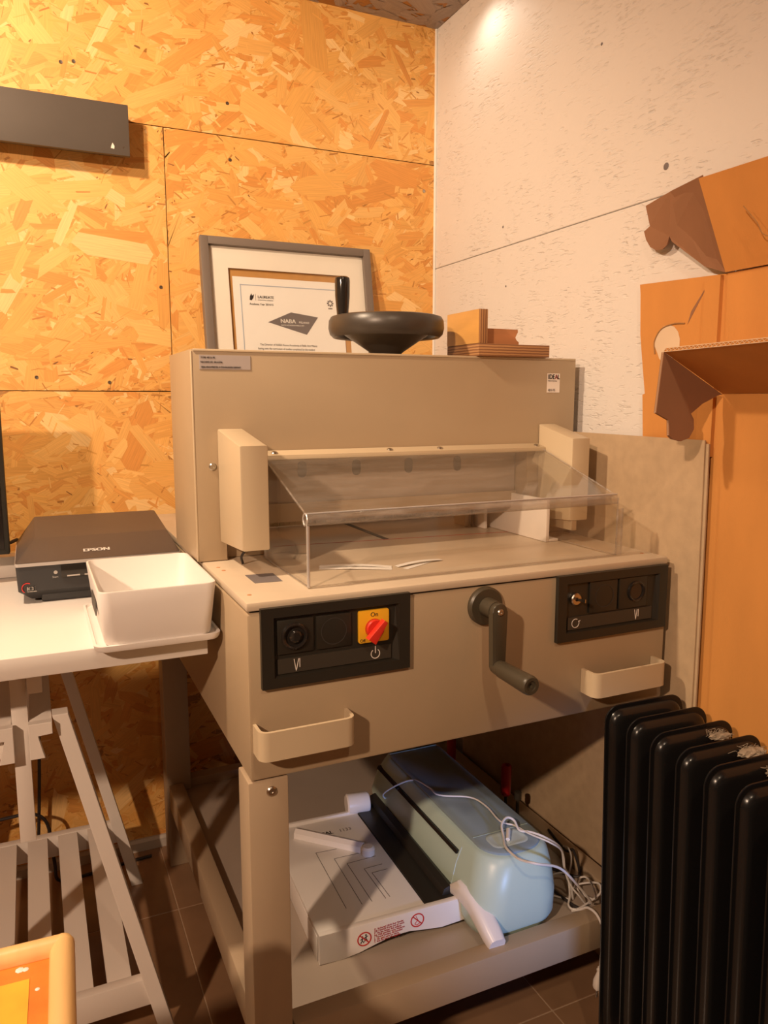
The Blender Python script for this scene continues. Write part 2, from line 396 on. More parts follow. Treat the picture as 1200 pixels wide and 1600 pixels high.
for (u0, u1, v0, v1, n) in [(-.62, WX, 1.822, CZ, 10000), (-.62, .329, 1.2, 1.820, 10000), (.331, WX, .62, 1.820, 15000), (-.62, .329, .0, 1.198, 13000), (.331, WX, 0, .618, 1600)]:
    k += 1
    strand_panel('strand_board_panel', wb, M['osb'], 0, u0, u1, v0, v1, n, k, (0, WY, 0), (1, 0, 0), (0, 0, 1), (0, -1, 0))
for a, b in [(-2.2, -1.42), (-1.418, -.622)]:
    strand_panel('strand_board_panel', wb, M['osb'], 0, a, b, 0, CZ, 900, 20 + k, (0, WY, 0), (1, 0, 0), (0, 0, 1), (0, -1, 0))
for x, z in [(.111, 1.928), (.138, 1.934), (.486, 1.897), (.489, 1.766), (.31, 1.45), (.345, 1.1), (.02, 1.23), (.18, 1.22), (1.03, 1.75), (.95, 1.30)]:
    obj('screw_head', L((x, WY - .0015, z), (0, -1, 0), [(0, .0045), (.0008, .004), (.0006, .0018), (.0002, .0015), (.0002, 0)], 12), M['steel'], wb)
wr = struct(obj('wall_right', B(WX + .014, WX + .1, -3.2, WY + .1, 0, CZ), M['whitewall'], smooth=False)); wr['label'] = 'white painted strand board wall on the right'
for y0, y1, z0, z1 in [(-.55, WY - .001, 1.5445, CZ), (-.55, WY - .001, 0, 1.543), (-3.2, -.553, 0, CZ)]:
    obj('painted_board_panel', B(WX, WX + .014, y0, y1, z0, z1, bev=.0012, seg=1), M['whitewall'], wr, smooth=False)
for y, z, r in [(1.111, 1.593, .0065), (1.638, 1.591, .003), (1.30, 1.87, .003), (1.62, 1.45, .0025)]:
    obj('screw_hole', L((WX - .0004, y, z), (-1, 0, 0), [(0, r), (.0006, r * .8), (.0003, 0)], 12), M['inkgrey'], wr)
fl = struct(obj('floor', B(-2.2, WX + .1, -3.2, WY + .1, -.06, -.0007), M['grout'], smooth=False))
tm = {}
X0, Y0, TP = .247, 1.083, .61
for i in range(-5, 3):
    for j in range(-8, 3):
        x0, x1 = X0 + i * TP, X0 + (i + 1) * TP; y0, y1 = Y0 + j * TP, Y0 + (j + 1) * TP
        x0 = max(x0, -2.2); x1 = min(x1, WX + .015); y0 = max(y0, -3.2); y1 = min(y1, WY + .015)
        if x1 - x0 < .02 or y1 - y0 < .02: continue
        obj('floor_tile', B(x0 + .0012, x1 - .0012, y0 + .0012, y1 - .0012, -.008, 0, bev=.0006, seg=1), M['tile'], fl, smooth=False)
ce = struct(obj('ceiling', B(-2.2, WX + .1, -3.2, WY + .1, CZ + .013, CZ + .08), M['osb_ceiling'], smooth=False))
for q, (y0, y1, n) in enumerate([(1.0, WY, 5000), (-.2, .998, 1500), (-3.2, -.202, 1200)]):
    strand_panel('ceiling_board', ce, M['osb_ceiling'], 0, -2.2 if q else -.4, WX, y0, y1, n, 40 + q, (0, 0, CZ), (1, 0, 0), (0, 1, 0), (0, 0, -1), palette=1)
strand_panel('ceiling_board', ce, M['osb_ceiling'], 0, -2.2, -.402, 1.0, WY, 900, 50, (0, 0, CZ), (1, 0, 0), (0, 1, 0), (0, 0, -1), palette=1)
struct(obj('trim_1', B(WX - .006, WX, WY - .007, WY, .0, CZ - .001, bev=.002), M['caulk'])); 
struct(obj('baseboard_back', P([(-2.2, WY, 0), (-2.2, WY - .014, 0), (-2.2, WY - .014, .024), (-2.2, WY - .008, .030), (-2.2, WY, .030)], (WX + 2.194, 0, 0)), M['skirting']))
# dim far side of the room
for nm, a in (('wall_left', (-2.3, -2.2, -3.2, WY, 0, CZ)), ('wall_front', (-2.2, WX + .1, -3.3, -3.2, 0, CZ))):
    struct(obj(nm, B(*a), M['caulk'], smooth=False))

# ------------------------------------------------------------ paper cutting machine on its stand
MX0, MX1, MF, MT, MB_ = .256, 1.026, 1.016, .90, .637
mc = thing('paper_cutting_machine', 'large greige electric paper cutting machine on a four-legged steel stand', 'machine', (.641, 1.45, 0))
G = M['greige']
obj('front_body', B(MX0, MX1, MF, 1.6, MB_, .884, bev=.004), G, mc)
obj('rear_body', B(MX0, MX1, 1.6005, 1.93, MB_, .884, bev=.002), G, mc)
obj('table_seam', B(MX0 + .006, MX1 - .006, MF + .006, 1.9, .8842, .8868), M['dark'], mc)
tt = obj('table_top', B(MX0, MX1, MF, 1.93, .887, MT, bev=.003), M['table'], mc)
H = 1.262
def housing():
    bm = bmesh.new(); y0 = 1.312
    prism(bm, [(.25, y0, .901), (.301, y0, .901), (.301, y0, 1.083), (.925, y0, 1.083), (.925, y0, .901), (1.04, y0, .901), (1.04, y0, H), (.25, y0, H)], (0, .223, 0), bev=.002)
    box(bm, .3015, .372, 1.335, 1.53, .901, 1.082)
    box(bm, .372, .9245, 1.52, 1.534, 1.0, 1.082)
    return bm
hs = obj('blade_housing', housing(), G, mc)
obj('housing_side_edge', B(.2475, .2505, 1.3115, 1.315, .902, 1.259, bev=.001), M['greige_light'], mc)
obj('housing_top_edge', B(.252, 1.038, 1.3105, 1.3125, 1.2585, 1.2625, bev=.0007), M['greige_light'], mc)
def screw(name, p, ax, r, parent, m=M['steel']):
    bm = L(p, ax, [(0, r), (r * .25, r), (r * .5, r * .75), (r * .5, r * .35), (r * .2, r * .3), (r * .2, 0)], 20); return obj(name, bm, m, parent)
screw('screw', (.279, 1.312, 1.065), (0, -1, 0), .0065, mc)
# clamp bar behind the guard, with its slots
cl = obj('clamp_bar', B(.374, .923, 1.352, 1.40, .965, 1.083, bev=.003), M['shelfmetal'], mc)
for x in (.452, .561, .672, .782):
    obj('clamp_slot', P([(x + a, 1.351, b) for a, b in rrect(-.0085, .0085, 1.036, 1.066, .008, 4)], (0, .002, 0)), M['dark'], cl)
obj('blade_bar', B(.374, .923, 1.345, 1.352, .955, .99, bev=.001), G, mc)
def gauge():
    bm = bmesh.new(); box(bm, .39, .98, 1.61, 1.63, .903, .945, bev=.002)
    for x in [.40 + .012 * i for i in range(44)]: box(bm, x, x + .005, 1.606, 1.612, .905, .918)
    return bm
obj('back_gauge', gauge(), M['yellowish'], mc)
for z, t in ((.951, .003), (.960, .002), (.968, .004)):
    obj('gauge_rail', B(.39, .98, 1.60, 1.61, z, z + t), M['steel'], mc)
obj('table_slot', B(.633, .645, 1.385, 1.60, .9001, .9006), M['charcoal'], mc)
obj('painted_light_line', P([(.41, 1.402, .9002), (.41, 1.404, .9002), (.92, 1.357, .9002), (.92, 1.355, .9002)], (0, 0, .0003)), M['redink'], mc)  # projected optical cut line, its light painted as a red strip
obj('side_lay', B(.910, .918, 1.222, 1.44, .9005, .985, bev=.001), M['ivory'], mc)
obj('side_lay_foot', B(.918, .940, 1.222, 1.30, .9005, .906, bev=.001), M['ivory'], mc)
obj('inner_side_plate', B(.885, .893, 1.41, 1.50, .9005, 1.04, bev=.001), M['ivory'], mc)
obj('inner_side_plate', B(.862, .870, 1.45, 1.50, .9005, 1.0, bev=.001), M['greige_light'], mc)
obj('chain', B(.874, .880, 1.44, 1.446, .9005, .99), M['blackcord'], mc)
# cream guide blocks left and right of the opening
for x0, x1, yf, zt in ((.288, .3335, 1.16, 1.108), (.950, .993, 1.20, 1.104)):
    obj('guide_block', P([(x0, yf, .944), (x0, yf, zt), (x0, 1.311, 1.129), (x0, 1.311, .934)], (x1 - x0, 0, 0), bev=.0035), M['greige_light'], mc)
obj('cover_arm', B(.955, .966, 1.2, 1.31, .924, .943), G, mc)
hb = obj('hinge_bar', P([(.3345, 1.311, 1.072), (.3345, 1.285, 1.076), (.3345, 1.285, 1.083), (.3345, 1.311, 1.090)], (.615, 0, 0), bev=.001), M['greige_light'], mc)
for x in (.384, .606, .712, .936): screw('hinge_screw', (x, 1.297, 1.0855), (0, -.25, 1), .006, hb)
obj('sensor_wire', cord([(.315, 1.25, .945), (.318, 1.255, .93), (.312, 1.262, .915), (.316, 1.27, .902)], .0022), M['blackcord'], mc)
# clear acrylic guard with a rolled front edge
cx0, cx1, cf, ch, t = .362, .944, 1.060, 1.004, .003
gd = obj('safety_guard', P([(cx0, cf + .008, ch + .006), (cx0, 1.287, 1.0795), (cx0, 1.287, 1.0765), (cx0, cf + .008, ch + .003)], (cx1 - cx0, 0, 0)), M['acrylic'], mc, smooth=False)
obj('guard_front', B(cx0, cx1, cf, cf + t, .9012, ch - .008), M['acrylic_front'], gd, smooth=False)
for x in (cx0, cx1 - t):
    obj('guard_side', P([(x, cf + t, .9012), (x, cf + t, ch), (x, 1.284, 1.0755), (x, 1.284, .9012)], (t, 0, 0)), M['acrylic_front'], gd, smooth=False)
def roll():
    bm = bmesh.new(); rs = []
    for k in range(22):
        a = R(-70 + 300 * k / 21); rs.append([(cf + .009 + math.cos(a) * rr, ch - .002 + math.sin(a) * rr) for rr in (.0085, .0105)])
    A = [bm.verts.new((cx0, *p[0])) for p in rs] ; Bv = [bm.verts.new((cx0, *p[1])) for p in rs]
    A2 = [bm.verts.new((cx1, *p[0])) for p in rs]; B2 = [bm.verts.new((cx1, *p[1])) for p in rs]
    for i in range(21):
        bm.faces.new((A[i], A[i + 1], A2[i + 1], A2[i])); bm.faces.new((Bv[i], B2[i], B2[i + 1], Bv[i + 1]))
        bm.faces.new((A[i], Bv[i], Bv[i + 1], A[i + 1])); bm.faces.new((A2[i], A2[i + 1], B2[i + 1], B2[i]))
    bm.faces.new((A[0], A2[0], B2[0], Bv[0])); bm.faces.new((A[-1], Bv[-1], B2[-1], A2[-1])); return bm
obj('guard_rolled_edge', roll(), M['acrylic_edge'], gd)
for q_, (rr_, mm_) in enumerate(((.0095, 'silver'),)):
    arc_ = [(cx0 - .0005, cf + .009 + math.cos(R(-70 + 15 * k)) * rr_, ch - .002 + math.sin(R(-70 + 15 * k)) * rr_) for k in range(21)]
    obj('guard_curl_shine', tube(bmesh.new(), arc_, .0015, 8), M[mm_], gd)  # silver arc paints the brightness of the curled sheet's end
obj('guard_corner_glint', tube(bmesh.new(), [(cx0, cf - .0005, .902), (cx0, cf - .0005, ch - .010)], .0026, 8), M['silver'], gd)  # silver tube paints the bright line down the corner edge
obj('guard_front_highlight', tube(bmesh.new(), [(cx0, cf + .004, ch + .0078), (cx1, cf + .004, ch + .0078)], .0016, 8), M['silver'], gd)  # silver tube stands in for the white highlight along the roll
edge = bmesh.new()
tube(edge, [(cx0, cf, .902), (cx0, cf, ch - .006)], .0022); tube(edge, [(cx1, cf, .902), (cx1, cf, ch + .002)], .0018)
tube(edge, [(cx1, cf + .01, ch + .007), (cx1, 1.285, 1.079)], .0016); tube(edge, [(cx0, cf + .015, ch + .009), (cx0, 1.285, 1.079)], .0016)
tube(edge, [(cx0, cf, .9025), (cx1, cf, .9025)], .0009); tube(edge, [(cx0, cf, .9025), (cx0, 1.3, .9025)], .0012); tube(edge, [(cx1, cf, .9025), (cx1, 1.3, .9025)], .0010)
obj('guard_edge', edge, M['acrylic_edge'], gd)
obj('guard_lug', strip([(cx1 + .002, cf + .004), (cx1 + .016, cf + .004), (cx1 + .018, cf + .008)], .9012, .985, .0025), M['acrylic_edge'], gd)
# small flat plate and screws on the table
obj('adhesive_pad', P([(.298, 1.126, .9001), (.341, 1.122, .9001), (.343, 1.182, .9001), (.298, 1.186, .9001)], (0, 0, .0005)), M['inkgrey'], mc)
for x, y in ((.275, 1.235), (.272, 1.262), (.272, 1.06), (1.005, 1.06)):
    obj('table_hole', L((x, y, .9001), (0, 0, 1), [(0, .0035), (.0004, .003), (.0002, 0)], 12), M['moulding'], mc)
# stickers on the housing
HF = 1.3118
s1 = obj('rating_sticker', B(.262, .349, HF - .0006, HF, 1.229, 1.2525), M['sticker2'], mc, smooth=False)
write('TYPE 4810-95', .0042, .264, HF - .001, 1.2470, M['ink'], s1, sx=1.0)
write('MACHINE NR. 2814-0706', .0042, .264, HF - .001, 1.2395, M['ink'], s1, sx=.8)
write('IDEAL KRUG+PRIESTER, D-72336 BALINGEN, GERMANY', .0044, .265, HF - .001, 1.2312, M['ink'], s1, sx=.62)
s2 = obj('maker_sticker', B(.968, .9995, HF - .0006, HF, 1.193, 1.232), M['sticker'], mc, smooth=False)
write('IDE', .0135, .9700, HF - .001, 1.2205, M['ink'], s2, sx=.82, bold=.0003)
write('A', .0135, .9868, HF - .001, 1.2205, M['redink'], s2, sx=.8, bold=.0003)
write('L', .0135, .9935, HF - .001, 1.2205, M['ink'], s2, sx=.8, bold=.0003)
write('Made in Germany', .0040, .9703, HF - .001, 1.2157, M['inkgrey'], s2, sx=.75)
write('4810-95', .0075, .9703, HF - .001, 1.1955, M['inkgrey'], s2, sx=.72)
# control panels
FY = MF - .0005
def panel(x0, x1, z0, z1, label, right=False):
    pn = thing_part = None
    bm = bmesh.new(); b = .018; yo = FY - .008
    out = [(x0, z0), (x1, z0), (x1, z1), (x0, z1)]; inn = [(x0 + b, z0 + b * .8), (x1 - b, z0 + b * .8), (x1 - b, z1 - b * .8), (x0 + b, z1 - b * .8)]
    inn2 = [(x0 + b + .004, z0 + b * .8 + .003), (x1 - b - .010, z0 + b * .8 + .003), (x1 - b - .004, z1 - b * .8 - .003), (x0 + b + .004, z1 - b * .8 - .003)]
    vo = [bm.verts.new((x, FY, z)) for x, z in out]; vf = [bm.verts.new((x, yo, z)) for x, z in out]
    vi = [bm.verts.new((x, yo, z)) for x, z in inn]; vb = [bm.verts.new((x, FY - .001, z)) for x, z in inn2]
    for a, c in ((vo, vf), (vf, vi), (vi, vb)):
        for k in range(4): bm.faces.new((a[k], a[(k + 1) % 4], c[(k + 1) % 4], c[k]))
    bm.faces.new(vb); bm.faces.new(vo[::-1])
    pn = obj('control_panel', bm, M['charcoal'], mc, smooth=False, label=label)
    obj('label_strip', B(x0 + b + .006, x1 - b - .012, FY - .0035, FY - .001, z0 + b * .8 + .004, z0 + b * .8 + .026), M['charcoal2'], pn)
    return pn, z0 + b * .8 + .015
def cutmark(bm, x, z, s=1):
    y = FY - .0037
    seg2d(bm, x - .004, z + .009, x - .001, z - .009, .0009, y); seg2d(bm, x + .003 * s, z + .009, x - .001, z - .009, .0009, y); seg2d(bm, x + .0045, z + .009, x + .0045, z - .004, .0009, y)
    return bm
pl, zs = panel(.274, .505, .774, .891, 'control panel with the yellow and red main switch')
obj('cut_symbol', cutmark(bmesh.new(), .326, zs), M['ivory'], pl, smooth=False)
pw = ring2d(.449, zs - .001, .007, .0011, FY - .0037, a0=125, a1=415); seg2d(pw, .449, zs, .449, zs + .011, .0011, FY - .0037); obj('power_symbol', pw, M['ivory'], pl, smooth=False)
for x in (.325, .383):
    obj('switch_plate', B(x - .027, x + .027, FY - .0045, FY - .001, .821, .871, bev=.0012), M['charcoal'], pl)
cb = L((.323, FY - .0045, .847), (0, -1, 0), [(0, .0195), (.004, .0195), (.006, .0175), (.005, .015), (.0015, .014), (.0015, .010), (.006, .009), (.0075, .0065), (.0065, 0)], 36)
obj('cut_button', cb, M['glossblack'], pl)
obj('blank_ring', ring2d(.383, .846, .0195, .0012, FY - .0044), M['dark'], pl, smooth=False)
yp = P([(.446 + a, FY - .001, .846 + b) for a, b in rrect(-.0245, .0245, -.0245, .0245, .003, 3)], (0, -.005, 0), bev=.0006)
obj('switch_plate', yp, M['yellow'], pl, label='yellow plate of the main switch')
write('On', .0095, .4400, FY - .0064, .8608, M['ink'], pl)
write('Off', .0065, .4230, FY - .0064, .8235, M['ink'], pl)
kn = L((.446, FY - .006, .843), (0, -1, 0), [(0, .0145), (.006, .0145), (.008, .013), (.0085, 0)], 32)
kd = Vector((.62, 0, .78)); kp = Vector((-.78, 0, .62)); kc = Vector((.446, FY - .0145, .843))
prism(kn, [kc + kd * .0175 + kp * .0035, kc + kd * .0175 - kp * .0035, kc - kd * .019 - kp * .0075, kc - kd * .019 + kp * .0075], (0, -.0125, 0), bev=.0012)
obj('main_switch_knob', kn, M['red'], pl)
pr, zs = panel(.780, 1.0185, .774, .888, 'control panel with the little chrome key lock')
obj('cut_symbol', cutmark(bmesh.new(), .953, zs, .6), M['ivory'], pr, smooth=False)
ky = ring2d(.820, zs, .0075, .0009, FY - .0037, a0=60, a1=390); seg2d(ky, .826, zs + .002, .830, zs + .004, .0009, FY - .0037); obj('lock_symbol', ky, M['ivory'], pr, smooth=False)
obj('switch_plate', B(.848, .908, FY - .0045, FY - .001, .817, .872, bev=.0012), M['charcoal'], pr)
obj('switch_plate', B(.912, .975, FY - .0045, FY - .001, .817, .872, bev=.0012), M['charcoal'], pr)
obj('blank_ring', ring2d(.880, .845, .0195, .0010, FY - .0044), M['dark'], pr, smooth=False)
obj('cut_button', L((.949, FY - .0045, .846), (0, -1, 0), [(0, .0185), (.003, .0185), (.004, .0165), (.003, .0145), (.001, .014), (.001, 0)], 36), M['glossblack'], pr)
obj('key_lock', L((.818, FY - .001, .846), (0, -1, 0), [(0, .0105), (.006, .0105), (.0075, .009), (.0075, .0035), (.003, .003), (.003, 0)], 28), M['steel'], pr)
obj('key', P([(.8175, FY - .007, .848), (.8175, FY - .030, .851), (.8175, FY - .030, .845), (.8175, FY - .007, .844)], (.0016, 0, 0)), M['steel'], pr)
# blade crank
ck = obj('crank', L((.641, FY + .0005, .854), (0, -1, 0), [(0, .031), (.006, .031), (.009, .028), (.009, 0)], 40), M['crank'], mc)
obj('crank_hub', L((.641, FY - .009, .854), (0, -1, 0), [(0, .0155), (.026, .0145), (.0265, 0)], 28), M['crank'], ck)
arm = []
for a in range(0, 181, 15): arm.append((.641 + .0135 * math.cos(R(a)), FY - .034, .854 + .0135 * math.sin(R(a))))
arm += [(.641 - .0112, FY - .034, .765)] + [(.641 + .0112 * math.cos(R(a)), FY - .034, .765 + .0112 * math.sin(R(a))) for a in range(195, 346, 15)] + [(.641 + .0112, FY - .034, .765)]
obj('crank_arm', P(arm, (0, -.012, 0), bev=.0018), M['crank'], ck)
screw('crank_screw', (.641, FY - .046, .854), (0, -1, 0), .0055, ck)
obj('crank_grip', L((.641, FY - .040, .765), (0, -1, 0), [(0, .0118), (.012, .0125), (.014, .0132), (.085, .0150), (.090, .0142), (.092, .0128), (.092, .008), (.0895, .0075), (.0895, .004), (.085, .0035), (.085, 0)], 32), M['crank'], ck)
# pull handles
for x0, x1, z0, z1 in ((.263, .402, .681, .7235), (.842, .998, .677, .7195)):
    pth = [(x0, MF - .0005), (x0, MF - .024)] + [(x0 + .012 - .012 * math.cos(R(a)), MF - .024 - .012 * math.sin(R(a))) for a in (20, 40, 60, 90)] + \
          [(x1 - .012 + .012 * math.sin(R(a)), MF - .024 - .012 * math.cos(R(a))) for a in (0, 30, 50, 70, 90)] + [(x1, MF - .0005)]
    obj('pull_handle', strip(pth, z0, z1, .005), M['greige_light'], mc)
# handwheel
hw = obj('handwheel', L((.655, 1.42, 1.2625), (0, 0, 1), [(0, .030), (.006, .030), (.010, .034), (.046, .088), (.050, .098), (.052, .098), (.046, .080), (.030, .05), (.022, .022), (.035, .02), (.036, 0)], 48), M['wheel'], mc)
def rim():
    bm = bmesh.new(); n = 64; m_ = 14; rg = []
    prof = [(.098, .0), (.106, -.002), (.112, .004), (.115, .016), (.114, .030), (.110, .037), (.104, .039), (.098, .037), (.095, .028), (.094, .010)]
    for i in range(n):
        a = 2 * PI * i / n; rg.append([bm.verts.new((.655 + r * math.cos(a), 1.42 + r * math.sin(a), 1.302 + z)) for r, z in prof])
    for i in range(n):
        a, b = rg[i], rg[(i + 1) % n]
        for k in range(len(prof)): bm.faces.new((a[k], a[(k + 1) % len(prof)], b[(k + 1) % len(prof)], b[k]))
    return bm
obj('wheel_rim', rim(), M['wheel'], hw)
obj('wheel_grip', L((.562, 1.42, 1.336), (0, 0, 1), [(0, .0112), (.004, .0108), (.02, .0125), (.04, .0142), (.068, .0146), (.074, .0138), (.0765, .010), (.0765, 0)], 28), M['glossblack'], hw)
# stand
for x0, y0, nm in ((MX0 - .004, 1.017, 0), (MX0 + .001, 1.868, 0), (.962, 1.017, 0), (.962, 1.868, 0)):
    lg = obj('leg', B(x0, x0 + .06, y0, y0 + .058, 0, MB_ - .002, bev=.0025), M['frame_paint'], mc)
    if y0 < 1.5: screw('leg_bolt', (x0 + .034, 1.017, .617), (0, -1, 0), .0075, lg)
obj('front_rail', B(.3165, .962, 1.020, 1.055, .160, .222, bev=.0025), M['frame_paint'], mc)
obj('rear_rail', B(.3165, .962, 1.88, 1.915, .160, .222, bev=.0025), M['frame_paint'], mc)
obj('side_rail', B(.262, .297, 1.0755, 1.8675, .160, .222, bev=.0025), M['frame_paint'], mc)
obj('side_rail', B(.985, 1.02, 1.0755, 1.8675, .160, .222, bev=.0025), M['frame_paint'], mc)
obj('lower_shelf', B(.2975, .9845, 1.0555, 1.8795, .190, .200), M['shelfmetal'], mc)

# ------------------------------------------------------------ desk on a trestle
DZ = .81
tag(obj('desk', B(-1.15, .236, 1.19, 1.80, DZ - .033, DZ, bev=.0015), M['white']), 'glossy white desk top beside the machine, resting on the slatted trestle', 'table')
tr = thing('trestle', 'white wooden trestle with a slatted lower shelf holding up the desk', 'trestle', (-.043, 1.57, 0))
WW = M['whitewood']
def mx(x): return -.086 - x
TY0, TY1 = 1.30, 1.84
for y in (TY0, TY1 - .012):
    for s in (0, 1):
        f = (lambda x: x) if s == 0 else mx
        top = .672 if y < 1.5 else .7765
        obj('leg', P([(f(-.004 - (top - .705) * .232), y, top), (f(.020 - (top - .705) * .232), y, top), (f(.184), y, 0), (f(.158), y, 0)], (0, .030, 0), bev=.001), WW, tr, smooth=False)
        obj('end_board', P([(f(-.032), y - .016, .668), (f(.003), y - .016, .668), (f(.003), y - .016, .648), (f(-.020), y - .016, .648), (f(-.010), y - .016, .609), (f(-.032), y - .016, .609)], (0, .0155, 0), bev=.0008), WW, tr, smooth=False)
    obj('sliding_post', B(-.0555, -.0315, y + .004, y + .026, .462, .7765, bev=.001), WW, tr)
obj('long_beam', B(-.089, -.0565, TY0, TY1 + .018, .612, .667, bev=.001), WW, tr)
obj('long_beam', B(-.0305, .003, TY0, TY1 + .018, .650, .667, bev=.001), WW, tr)
obj('top_beam', B(-.0300, -.008, TY0 - .005, TY1 + .02, .715, .7765, bev=.001), WW, tr)
for y, z0, z1 in ((TY0 + .004, .100, .152), (TY1 - .008, .120, .172)):
    obj('shelf_rail', B(-.222, .136, y, y + .02, z0, z1, bev=.001), WW, tr)
for i in range(6):
    x = .065 - .064 * i
    obj('slat', P([(x, TY0 + .0245, .1395), (x + .041, TY0 + .0245, .1395), (x + .041, TY0 + .0245, .1515), (x, TY0 + .0245, .1515)], (0, TY1 - TY0 - .033, .0195)), WW, tr, smooth=False)
tag(obj('desk_riser', B(-.85, -.02, 1.752, 1.798, DZ + .0003, DZ + .045, bev=.002), M['whitewood']), 'low white wooden batten lying along the back of the desk', 'batten')

# ------------------------------------------------------------ flatbed scanner
sc = thing('flatbed_scanner', 'black flatbed scanner with a silver band at the left on the white desk', 'scanner', (.105, 1.72, DZ))
sx0, sx1, sf, sb = -.040, .250, 1.50, 1.745
# cross-section stays inside the desk; the body is a little longer than the lid band
def sbody():
    rings = []
    for z, i in ((DZ + .006, .022), (DZ + .024, .002), (DZ + .070, .0)):
        rings.append([(x, y, z) for x, y in rrect(sx0 + i, sx1 - i, sf + i * .9, 1.749, .006, 3)])
    return loft(bmesh.new(), rings)
obj('scanner_body', sbody(), M['black'], sc)
obj('foot_bar', B(.0, .22, sf + .012, sf + .05, DZ, DZ + .018, bev=.003), M['black'], sc)
obj('foot_bar', B(.0, .22, 1.70, 1.74, DZ, DZ + .018, bev=.003), M['black'], sc)
obj('silver_band', loft(bmesh.new(), [[(x, y, z) for x, y in rrect(sx0 - .001, sx1 + .001, sf - .002, 1.7495, .006, 3)] for z in (DZ + .0705, DZ + .0765)]), M['silver'], sc)
def slid():
    bm = bmesh.new()
    rg = [[(x, y, DZ + .077) for x, y in rrect(sx0, sx1, sf - .001, 1.749, .006, 3)],
          [(x, y, DZ + .077 + .030 + .02 * (y - 1.56) / .19) for x, y in rrect(sx0 + .035, sx1 - .012, sf + .075, 1.745, .006, 3)]]
    return loft(bm, rg)
sl = obj('scanner_lid', slid(), M['lid'], sc)
lm = Matrix.Translation((.076, sf + .0205, DZ + .0868)) @ Matrix.Rotation(math.atan2(.0316, .076), 4, 'X')
write('EPSON', .0135, 0, 0, 0, M['white'], sl, mtx=lm, sx=1.15, bold=.0007)
obj('button_panel', B(.035, .205, sf - .0035, sf + .002, DZ + .046, DZ + .069, bev=.001), M['glossblack'], sc)
obj('power_button', L((.026, sf + .001, DZ + .056), (0, -1, 0), [(0, .0035), (.0012, .0032), (.0014, 0)], 20), M['silver'], sc)
write('Start', .0052, .020, sf - .0002, DZ + .046, M['silver'], sc)
for x in (.055, .085):
    obj('scan_button', B(x - .010, x + .012, sf - .0045, sf - .003, DZ + .0475, DZ + .050), M['silver'], sc)
ar = ring2d(-.0225, DZ + .031, .009, .0016, sf - .0002, a0=60, a1=235, n=16); obj('red_arc', ar, M['redink'], sc, smooth=False)
write('ICE', .0095, -.0235, sf - .0004, DZ + .0265, M['ivory'], sc, bold=.0004)
write('TECHNOLOGIES', .0022, -.0235, sf - .0004, DZ + .0235, M['ivory'], sc)

# ------------------------------------------------------------ white bin standing on its lid
ld = bmesh.new()
loft(ld, [[(x, y, z) for x, y in rrect(.068 - i, .249 + i, 1.158 - i, 1.425 + i, .016, 5)] for z, i in ((DZ + .0003, .0), (DZ + .004, .002), (DZ + .010, .003), (DZ + .0105, -.001), (DZ + .0065, -.003))])
tag(obj('bin_lid', ld, M['plastic']), 'white plastic lid lying under the white bin on the desk corner', 'lid')
bn = thing('storage_bin', 'empty white plastic storage bin on the right corner of the desk', 'bin', (.16, 1.29, DZ + .011))
def binm():
    z0, z1 = DZ + .0075, .902; rg = []
    for z, i, r in ((z0, .011, .016), (z0 + .004, .008, .018), (z1 - .002, 0, .016), (z1, .0005, .016), (z1, .003, .014), (z0 + .010, .012, .014)):
        rg.append([(x, y, z) for x, y in rrect(.073 + i, .246 - i, 1.150 + i, 1.408 - i, r, 6)])
    return loft(bmesh.new(), rg)
bo = obj('bin_body', binm(), M['plastic'], bn)
hh = P([(.0738, 1.262 + a, .862 + b) for a, b in rrect(-.045, .045, -.013, .013, .012, 5)], (.0012, 0, 0)); obj('grip_recess', hh, M['charcoal2'], bo)

# ------------------------------------------------------------ monitor, wall board, framed certificate
mo = thing('monitor', 'black flat monitor at the left edge behind the scanner', 'monitor', (-.33, 1.70, DZ))
obj('screen_panel', B(-.60, -.052, 1.685, 1.712, .872, 1.212, bev=.003), M['charcoal'], mo)
obj('screen', B(-.59, -.062, 1.683, 1.6852, .884, 1.203), M['screen'], mo, smooth=False)
obj('stand_neck', B(-.36, -.30, 1.713, 1.735, .815, 1.05, bev=.004), M['charcoal'], mo)
obj('stand_base', B(-.43, -.23, 1.62, 1.745, DZ + .0003, .818, bev=.003), M['charcoal'], mo)
ws = thing('wall_board', 'dark grey rectangular board fixed high on the strand board wall', 'board', (-.2, WY, 1.7))
obj('board_face', P([(-.80, 1.925, 1.728), (.244, 1.925, 1.728), (.244, 1.925, 1.838), (-.80, 1.925, 1.838)], (0, .012, 0), bev=.001), M['shelfgrey'], ws)
obj('board_box', B(-.79, .236, 1.9375, WY - .002, 1.74, 1.834, bev=.001), M['shelfgrey'], ws)
obj('paint_chip', P([(.203, 1.9248, 1.741), (.210, 1.9248, 1.740), (.211, 1.9248, 1.746), (.207, 1.9248, 1.753), (.204, 1.9248, 1.746)], (0, -.0004, 0)), M['sticker'], ws)
obj('bracket_screw', L((.230, 1.9249, 1.746), (0, -1, 0), [(0, .002), (.0008, .0015), (.0008, 0)], 10), M['steel'], ws)
fa = math.atan2(.12, .677)
fm = thing('framed_certificate', 'grey-framed certificate leaning on the strand board wall behind the machine', 'picture frame', (.405, 1.85, .901), (-fa, 0, 0))
FW, FH = .455, .689
def fb():
    bm = bmesh.new(); t = .020
    for x0, x1, z0, z1 in ((0, t, 0, FH), (FW - t, FW, 0, FH), (t, FW - t, 0, t), (t, FW - t, FH - t, FH)):
        box(bm, x0, x1, 0, .026, z0, z1, bev=.0012)
    return bm
obj('frame_moulding', fb(), M['grayframe'], fm, local=True)
obj('backing_board', B(.018, FW - .018, .020, .024, .018, FH - .018), M['kraft'], fm, local=True)
